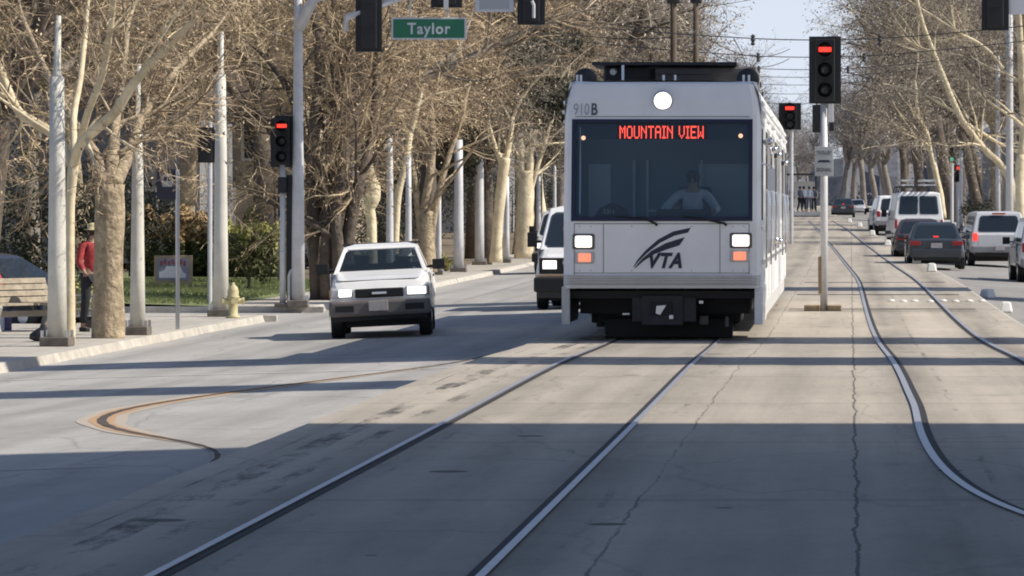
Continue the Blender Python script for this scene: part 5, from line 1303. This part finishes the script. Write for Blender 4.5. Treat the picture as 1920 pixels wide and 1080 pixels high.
special('sycamore_tree', 'brown fan shaped cluster of stems between the two right-hand poles behind the pickup', 802, 505, [
    ([(800,510,0),(800,470,0),(800,430,0),(802,395,0)], [20,16,14,13]),
    ([(800,480,0),(795,400,0),(806,330,0),(812,260,.4),(806,180,.8)], [9,9,8,6,5]),
    ([(806,480,0),(814,400,0),(828,340,0),(846,280,.3),(870,210,.6)], [7,7,6,5,4]),
    ([(794,470,0),(784,400,0),(778,340,0),(764,270,.3),(748,190,.6)], [7,6,6,5,4])], 'mottled', 'drytwig', 113, kidk=7, klen=2.4, d=138, cfg=VC)
special('pollarded_tree', 'pale cream leaning trunk with a forked top left of the tram', 931, 487, [
    ([(930,492,0),(931,455,0),(934,410,0),(939,360,0),(944,318,0),(946,296,0)], [13,10,9.5,10,10,11]),
    ([(944,306,0),(952,288,0),(956,268,.2),(962,220,.5)], [7,5,4.5,4]),
    ([(942,306,0),(936,292,0),(930,280,.2),(916,230,.5)], [6,6,4,3])], 'palebark', 'greytwig', 127, kidk=4, klen=2.6, d=160)
special('pollarded_tree', 'broad cream double trunk nearest to the left side of the tram', 985, 477, [
    ([(984,484,0),(984,440,0),(985,390,0),(986,350,0),(987,320,0)], [21,17,16,15,14]),
    ([(980,345,0),(978,310,0),(977,280,0),(970,230,.4)], [8,7,7,5]),
    ([(992,345,0),(994,310,0),(996,278,0),(1008,230,.3)], [8,7,6,5]),
    ([(996,360,0),(1006,320,0),(1016,288,.2),(1030,240,.5)], [4,4,3.5,3])], 'palebark', 'greytwig', 131, kidk=4, klen=2.8, d=178)
# right side: pale limb reaching up to the left
special('sycamore_tree', 'right side tree with a long pale limb slanting up to the left', 1908, 430, [
    ([(1908,440,0),(1906,410,0),(1900,370,0),(1892,330,0)], [11,9,8,8]),
    ([(1892,335,0),(1874,306,0),(1850,284,-.5),(1826,256,-.8),(1802,222,-1),(1783,180,-1.2),(1766,138,-1.4),(1748,92,-1.6),(1730,45,-1.8),(1714,-20,-2)], [6.5,6.5,6,6,6,5.5,5.5,4.5,4.5,4]),
    ([(1812,232,-1),(1846,252,-.5),(1872,268,0),(1890,276,.3)], [3,3,3,3]),
    ([(1750,98,-1.6),(1726,90,-1),(1704,78,-.6),(1690,66,-.4)], [3,3,2.5,2]),
    ([(1880,128,1),(1858,100,.6),(1830,78,.3),(1806,66,0),(1780,50,-.5)], [3.5,3.5,3,3,2.5])], 'palebark', 'greytwig', 137, kidk=8, klen=3.4, leafn=6000, leafs=(.035,.07), cfg=CFG, d=185)
special('sycamore_tree', 'pale curved trunk at the extreme right edge behind the silver vehicle', 1918, 425, [
    ([(1917,430,0),(1913,380,0),(1912,330,0),(1915,290,0)], [11,9,9,9]),
    ([(1915,295,0),(1920,230,0),(1916,150,-.4),(1912,60,-.8),(1905,-40,-1)], [8,7,7,6,5])], 'palebark', 'greytwig', 139, kidk=8, klen=3.2, d=175)
special('sycamore_tree', 'small broken pale limb tree above the far right signals', 1770, 405, [
    ([(1768,410,0),(1764,370,0),(1756,330,0),(1750,305,0)], [7,6,5,5]),
    ([(1750,308,0),(1744,280,0),(1738,250,0),(1722,215,0),(1716,150,0)], [4,4,4,3,3]),
    ([(1745,285,0),(1722,262,0),(1700,246,.3),(1678,236,.5)], [3,3,2.5,2])], 'palebark', 'greytwig', 149, kidk=7, klen=3.6, leafs=(.04,.08), cfg=FARC, d=235)

# rows of street trees ---------------------------------------------------------------
LG = 'bare street trees in the row along the left pavement'
def put(ms, x, y, label, s=1., group=None, mats=None, name='street_tree', yaw=None):
    return plant_tree(ms, name, label, Vector((x, y, gz(x, y))), random.uniform(0,6.28) if yaw is None else yaw, s, group, mats)
for i, (d, xo, v, s) in enumerate(((112,-12.6,0,.95),(124,-15.2,1,1.05),(148,-13.2,3,1.0),(168,-16.5,0,1.05),(196,-12.8,1,1.0),(216,-12.6,2,1.05),(238,-12.9,0,1.05))):
    put(VAR[v], xo + cy(d), d, 'bare brown street tree merging into the row on the left pavement', s, LG)
for i, d in enumerate((262, 285, 310, 338, 368, 400, 440, 490, 560, 640)):
    put(FAR[i % 2], -12.8 + cy(d) + random.uniform(-.6,.6), d, 'far bare street tree above and behind the tram roof', random.uniform(.95,1.15) * (1.45 if d > 255 else 1), 'far trees along the left of the street')
for i, d in enumerate((206, 226, 250, 275, 300, 330, 362, 400, 450, 510, 580)):
    put(VAR[(i*2+1) % 4] if d < 260 else FAR[i % 2], 11.2 + cy(d) + random.uniform(-.5,.5), d, 'bare grey brown street tree in the row along the right pavement', random.uniform(.95,1.15) * (1.5 if d > 290 else 1.1), 'trees along the right of the street', mats=(None, 'greytwig'))
# trees standing further back from the street on the left
BG = 'bare trees behind the left pavement'
for i, (px, d, v, s) in enumerate(((-40,92,3,1.0),(60,108,0,1.1),(150,128,1,1.15),(250,150,3,1.2),(340,142,1,1.15),(430,165,0,1.2),(500,140,3,1.1),(560,180,1,1.25),(640,200,3,1.3),(20,150,1,1.3),(180,180,0,1.35),(300,200,3,1.4),(400,210,1,1.4),(700,215,0,1.35),(780,235,1,1.4),(860,260,3,1.45),(500,240,0,1.5),(940,290,0,1.5),(80,215,3,1.5),(600,270,1,1.5),(1020,330,1,1.5))):
    p = on(px, d); put(VAR[v] if d < 190 else FAR[i % 2], p.x, d, 'bare brown tree standing back among others behind the left pavement', s, BG, mats=(None, 'drytwig'))
for i, (px, d, s) in enumerate(((1640,420,1.3),(1720,380,1.3),(1800,340,1.2),(1880,300,1.2),(1930,250,1.1),(1690,480,1.4),(1770,440,1.4),(1860,400,1.4),(1930,360,1.3))):
    p = on(px, d); p.x += 6; put(FAR[i % 2], p.x, d, 'bare tree standing back among others behind the right pavement', s, 'trees behind the right pavement')

# evergreens, hedge and shrubs -----------------------------------------------------------
def leaf_cloud(b, c, rad, n, s0, s1, rnd, hollow=.55):
    pts = []
    lobes = [Vector((rnd.gauss(0,.55)*rad[0], rnd.gauss(0,.55)*rad[1], rnd.gauss(0,.5)*rad[2])) for _ in range(12)]
    for _ in range(n):
        l = rnd.choice(lobes); v = Vector((rnd.gauss(0,1), rnd.gauss(0,1), rnd.gauss(0,1))).normalized() * rnd.uniform(hollow, 1)**.6
        pts.append(Vector(c) + l + Vector((v.x*rad[0]*.5, v.y*rad[1]*.5, v.z*rad[2]*.42)))
    leaves(b, pts, s0, s1, rnd)
def evergreen(label, px, d, zc, rad, h, seed, m='leafdark'):
    p = on(px, d); t = thing('evergreen_tree', label, 'tree', p, 0, 'dark evergreens left of the tram'); rnd = random.Random(seed)
    b = MB(); b.tube([(0,0,-.1),(.1,0,h*.4),(0,.1,h*.8)], [.3,.24,.12], 10)
    for j in range(7):
        a = j*.9; b.tube([(0,0,h*.45),(math.cos(a)*rad[0]*.4,math.sin(a)*rad[1]*.4,h*.62),(math.cos(a)*rad[0]*.8,math.sin(a)*rad[1]*.8,h*.78)], [.12,.08,.03], 6)
    b.build('trunk', M['bark'], t, smooth=True)
    b = MB(); leaf_cloud(b, (0,0,zc), rad, 9000, .10, .2, rnd, .1); b.build('crown', M[m], t)
evergreen('dark evergreen crown above the pale leaning trunk, left of the tram', 908, 166, 6.2, (2.6,2.6,2.2), 7.5, 3)
evergreen('dark evergreen with green underside touching the tram roof edge', 1002, 186, 6.7, (2.6,2.6,2.3), 7.5, 4)
evergreen('dark grey evergreen rising below and right of the green street sign', 884, 184, 9.2, (2.9,2.9,2.4), 10, 5)
def hedge(name, label, x0, x1, y, h, dep, z, m, seed, n=6000, s=(.05,.11), cat='hedge'):
    t = thing(name, label, cat, ((x0+x1)/2, y, z)); rnd = random.Random(seed); W_ = x1-x0
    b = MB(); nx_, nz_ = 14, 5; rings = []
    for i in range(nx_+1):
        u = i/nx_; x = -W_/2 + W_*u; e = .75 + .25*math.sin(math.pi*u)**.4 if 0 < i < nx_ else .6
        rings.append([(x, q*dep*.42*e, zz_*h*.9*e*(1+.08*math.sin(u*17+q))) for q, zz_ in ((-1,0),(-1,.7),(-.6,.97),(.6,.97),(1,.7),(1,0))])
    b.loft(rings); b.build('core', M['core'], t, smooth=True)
    b = MB(); pts = []
    for _ in range(n):
        u = rnd.uniform(-.5,.5); bump = 1 + .10*math.sin(u*31+seed)+.08*math.sin(u*13)
        if rnd.random() < .55: q = (u*W_, -dep*.5*rnd.uniform(.8,1.05)*bump, rnd.uniform(.05,1)**.8*h*bump)
        else: q = (u*W_, rnd.uniform(-.5,.5)*dep, h*rnd.uniform(.86,1.08)*bump)
        pts.append(q)
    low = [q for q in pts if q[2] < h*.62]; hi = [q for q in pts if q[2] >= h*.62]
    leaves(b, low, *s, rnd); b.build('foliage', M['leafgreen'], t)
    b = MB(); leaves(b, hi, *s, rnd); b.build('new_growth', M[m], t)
k = F/120
hz_ = on(380, 120).z + .25
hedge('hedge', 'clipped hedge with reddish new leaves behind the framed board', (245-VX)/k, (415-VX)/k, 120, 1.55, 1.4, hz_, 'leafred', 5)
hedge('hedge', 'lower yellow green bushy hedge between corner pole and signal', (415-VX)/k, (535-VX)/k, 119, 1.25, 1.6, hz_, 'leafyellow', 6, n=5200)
def shrub(label, px, d, h, w_, m, seed, n=2200, z=None):
    p = on(px, d)
    if z is not None: p.z = z
    t = thing('shrub', label, 'shrub', p, 0, 'laurel bushes in the shade' if 'laurel' in label else None); rnd = random.Random(seed)
    b = MB(); b.tube([(0,0,-.05),(.03,0,h*.4)], [.05,.03], 6)
    for a in (0,1.6,3.3,4.8): b.tube([(0,0,h*.2),(math.cos(a)*w_*.3,math.sin(a)*w_*.3,h*.6)], [.025,.012], 5)
    b.build('stem', M['bark'], t)
    b = MB(); leaf_cloud(b, (0,0,h*.6), (w_*.5,w_*.5,h*.5), n, .04, .09, rnd, .2); b.build('foliage', M[m], t)
shrub('small round dark shrub in front of the yellow green hedge', 466, 112, 1.35, 1.0, 'leafgreen', 8)
shrub('low shrub at the kerb right of the pickup mirror', 835, 148, .55, .9, 'leafyellow', 9, 900)
shrub('dark shrub left of the thick mottled trunk behind the bench', 70, 100, 2.6, 2.2, 'leafdark', 10, 3200)
shrub('dark shrub beside the far right signals', 1842, 205, 1.8, 1.8, 'leafdark', 11, 2000)
shrub('tall dark bush behind the red shirted person', 168, 112, 3.0, 2.6, 'leafdark', 12, 3600)
for i, (px, d, h, w_) in enumerate(((590,150,3.6,5.2),(650,165,4.2,6),(720,180,4.4,6.5),(790,200,4.6,7),(855,215,4.8,6.5),(905,235,4.8,6),(960,262,5,6.5),(1015,285,5,6.5),(1060,310,5,7),(300,172,3.2,6),(120,140,4.0,6))):
    shrub(('dark laurel bush filling the shade between trunks behind the left pavement'), px, d, h, w_, 'leafdark', 30+i, 4200)  # dark bushes added in place of the shade between trunks
# grass blades on the lawn
b = MB(); rnd = random.Random(5)
for _ in range(9000):
    y = rnd.uniform(GAP1+1, 126); x = rnd.uniform(-19, -13.4) + cy(y); z = kz(y) + .03 + min(.5, max(0,(-14-(x-cy(y))))*.03); h = rnd.uniform(.04,.10); dx = rnd.uniform(-.03,.03)
    b.add([(x-.012,y,z),(x+.012,y,z),(x+dx,y+.01,z+h)], [(0,1,2)])
o_ = b.build('grass', M['grass']); tag(o_, 'short green lawn grass behind the left pavement', 'grass', kind='stuff')

# ---------------------------------------------------------------- buildings
def house(name, label, x, y, z, W_, D_, H_, wall, roofm, wins, yaw=0, gable=2.0, flat=False):
    t = thing(name, label, 'building', (x, y, z), yaw)
    b = MB(); b.box((0,0,H_/2),(W_,D_,H_)); b.build('wall', M[wall], t)
    b = MB()
    if flat: b.box((0,0,H_+.2),(W_+.5,D_+.5,.4))
    else:
        e = .5
        b.add([(-W_/2-e,-D_/2-e,H_),(W_/2+e,-D_/2-e,H_),(W_/2+e,D_/2+e,H_),(-W_/2-e,D_/2+e,H_),(-W_/2+W_*.2,0,H_+gable),(W_/2-W_*.2,0,H_+gable)], [(0,1,5,4),(2,3,4,5),(1,2,5),(3,0,4),(3,2,1,0)])
    b.build('roof', M[roofm], t)
    for wx, wz, ww, wh in wins:
        b = MB(); yf = -D_/2
        for c_, d_ in (((wx,yf-.03,wz+wh/2+.05),(ww+.2,.08,.1)),((wx,yf-.03,wz-wh/2-.05),(ww+.2,.10,.1)),((wx-ww/2-.05,yf-.03,wz),(.1,.08,wh)),((wx+ww/2+.05,yf-.03,wz),(.1,.08,wh)),((wx,yf-.03,wz),(.06,.06,wh))): b.box(c_, d_)
        f = b.build('window', M['trim'], t); b = MB(); b.box((wx,yf-.005,wz),(ww,.02,wh)); b.build('pane', M['winglass'], f)
    return t
p = on(330, 158); house('house', 'beige two storey house behind the hedge on the left', p.x, 158, p.z+.3, 11, 9, 5.6, 'stucco', 'roof2', [(-3.5,1.6,1.1,1.5),(-.8,1.6,1.1,1.5),(2.2,1.5,.9,2.1),(4.2,1.6,1.0,1.5),(-3.5,4.2,1.1,1.3),(0,4.2,1.1,1.3),(3.6,4.2,1.1,1.3)])
p = on(500, 176); house('house', 'low house with blue grey roof between the corner poles', p.x, 176, p.z+.3, 7.5, 8, 2.7, 'stucco', 'roof', [(-2,1.4,1.0,1.3),(.4,1.4,1.0,1.3),(2.4,1.4,1.0,1.3)], gable=1.8)
p = on(80, 150); house('house', 'grey house in the shade behind the bench at the left edge', p.x, 150, p.z+.3, 12, 9, 5.2, 'stucco2', 'roof2', [(-4,1.6,1.2,1.5),(-1,1.6,1.2,1.5),(2,1.6,1.2,1.5),(4.6,1.6,1.2,1.5)])
p = on(700, 262); house('house', 'grey building glimpsed between trunks behind the pickup', p.x, 262, p.z, 16, 10, 6.5, 'stucco2', 'roof2', [(-5,2,1.4,1.6),(-1,2,1.4,1.6),(3,2,1.4,1.6),(-5,4.8,1.4,1.4),(-1,4.8,1.4,1.4),(3,4.8,1.4,1.4)], flat=True)
house('house', 'shaded bluish house behind the trunks on the right pavement', 17+cy(260), 262, gz(17,260), 12, 12, 5.5, 'stucco2', 'roof', [(-3,2,1.2,1.5),(0,2,1.2,1.5),(3,2,1.2,1.5)])
# unseen tall block placed on the right to shade the near street
t = thing('office_block', 'tall plain office block on the right, its shade lying over the near street', 'building', (21.5, 4.9, gz(14,10)))
b = MB(); b.box((0,0,13.5),(20,52,27)); b.build('wall', M['stucco'], t)
b = MB(); b.box((0,0,27.3),(20.6,52.6,.6)); b.build('roof', M['roof2'], t)
for fl in range(8):
    for j in range(12):
        b = MB(); yy = -23+j*4.2; zz_ = 1.9+fl*3.2; b.box((-10.02,yy,zz_),(.10,2.0,1.5)); f = b.build('window', M['trim'], t); b = MB(); b.box((-10.06,yy,zz_),(.06,1.8,1.3)); b.build('pane', M['winglass'], f)
# unseen columnar cypresses added to cast shade bands across the road
def cypress(label, x, y, h, r_, seed):
    t = thing('cypress_tree', label, 'tree', (x, y, gz(x, y)), 0, 'tall cypresses on the right pavement'); rnd = random.Random(seed)
    b = MB(); b.tube([(0,0,-.1),(0,0,h*.9)], [.22,.04], 8); b.build('trunk', M['bark'], t)
    b = MB()
    prof = [(.5,.6),(r_*.85,1.6),(r_,h*.25),(r_*.97,h*.55),(r_*.8,h*.75),(r_*.45,h*.92),(.05,h)]
    b.lathe([(a*.86, z) for a, z in prof], 16); pts = []
    for _ in range(7000):
        u = rnd.random(); z = .6 + u*(h-.6); rr = np.interp(z, [q[1] for q in prof], [q[0] for q in prof]); a = rnd.uniform(0,6.283); q = rnd.uniform(.8,1.05)
        pts.append((math.cos(a)*rr*q, math.sin(a)*rr*q, z))
    leaves(b, pts, .12, .26, rnd); b.build('crown', M['leafdark'], t)
cypress('tall dark cypress on the right pavement just outside the picture', 12.5, 47.2, 26, 1.7, 1)
cypress('slender cypress on the right pavement before the side street', 12.3, 58.6, 26, 1.9, 2)
cypress('cypress on the right pavement opposite the far corner', 12.0, 95.5, 25, 2.0, 3)
# distant trees and woods closing the view
for i, (px, d, s, xo) in enumerate(((1430,520,1.15,0),(1462,600,1.1,0),(1490,690,1.0,0),(1520,720,1.0,0),(1548,650,1.15,0),(1575,560,1.2,0),(1600,640,1.4,0),(1622,500,1.15,0),(1645,560,1.35,0),(1668,620,1.5,0),(1690,540,1.4,0),(1400,560,1.35,0))):
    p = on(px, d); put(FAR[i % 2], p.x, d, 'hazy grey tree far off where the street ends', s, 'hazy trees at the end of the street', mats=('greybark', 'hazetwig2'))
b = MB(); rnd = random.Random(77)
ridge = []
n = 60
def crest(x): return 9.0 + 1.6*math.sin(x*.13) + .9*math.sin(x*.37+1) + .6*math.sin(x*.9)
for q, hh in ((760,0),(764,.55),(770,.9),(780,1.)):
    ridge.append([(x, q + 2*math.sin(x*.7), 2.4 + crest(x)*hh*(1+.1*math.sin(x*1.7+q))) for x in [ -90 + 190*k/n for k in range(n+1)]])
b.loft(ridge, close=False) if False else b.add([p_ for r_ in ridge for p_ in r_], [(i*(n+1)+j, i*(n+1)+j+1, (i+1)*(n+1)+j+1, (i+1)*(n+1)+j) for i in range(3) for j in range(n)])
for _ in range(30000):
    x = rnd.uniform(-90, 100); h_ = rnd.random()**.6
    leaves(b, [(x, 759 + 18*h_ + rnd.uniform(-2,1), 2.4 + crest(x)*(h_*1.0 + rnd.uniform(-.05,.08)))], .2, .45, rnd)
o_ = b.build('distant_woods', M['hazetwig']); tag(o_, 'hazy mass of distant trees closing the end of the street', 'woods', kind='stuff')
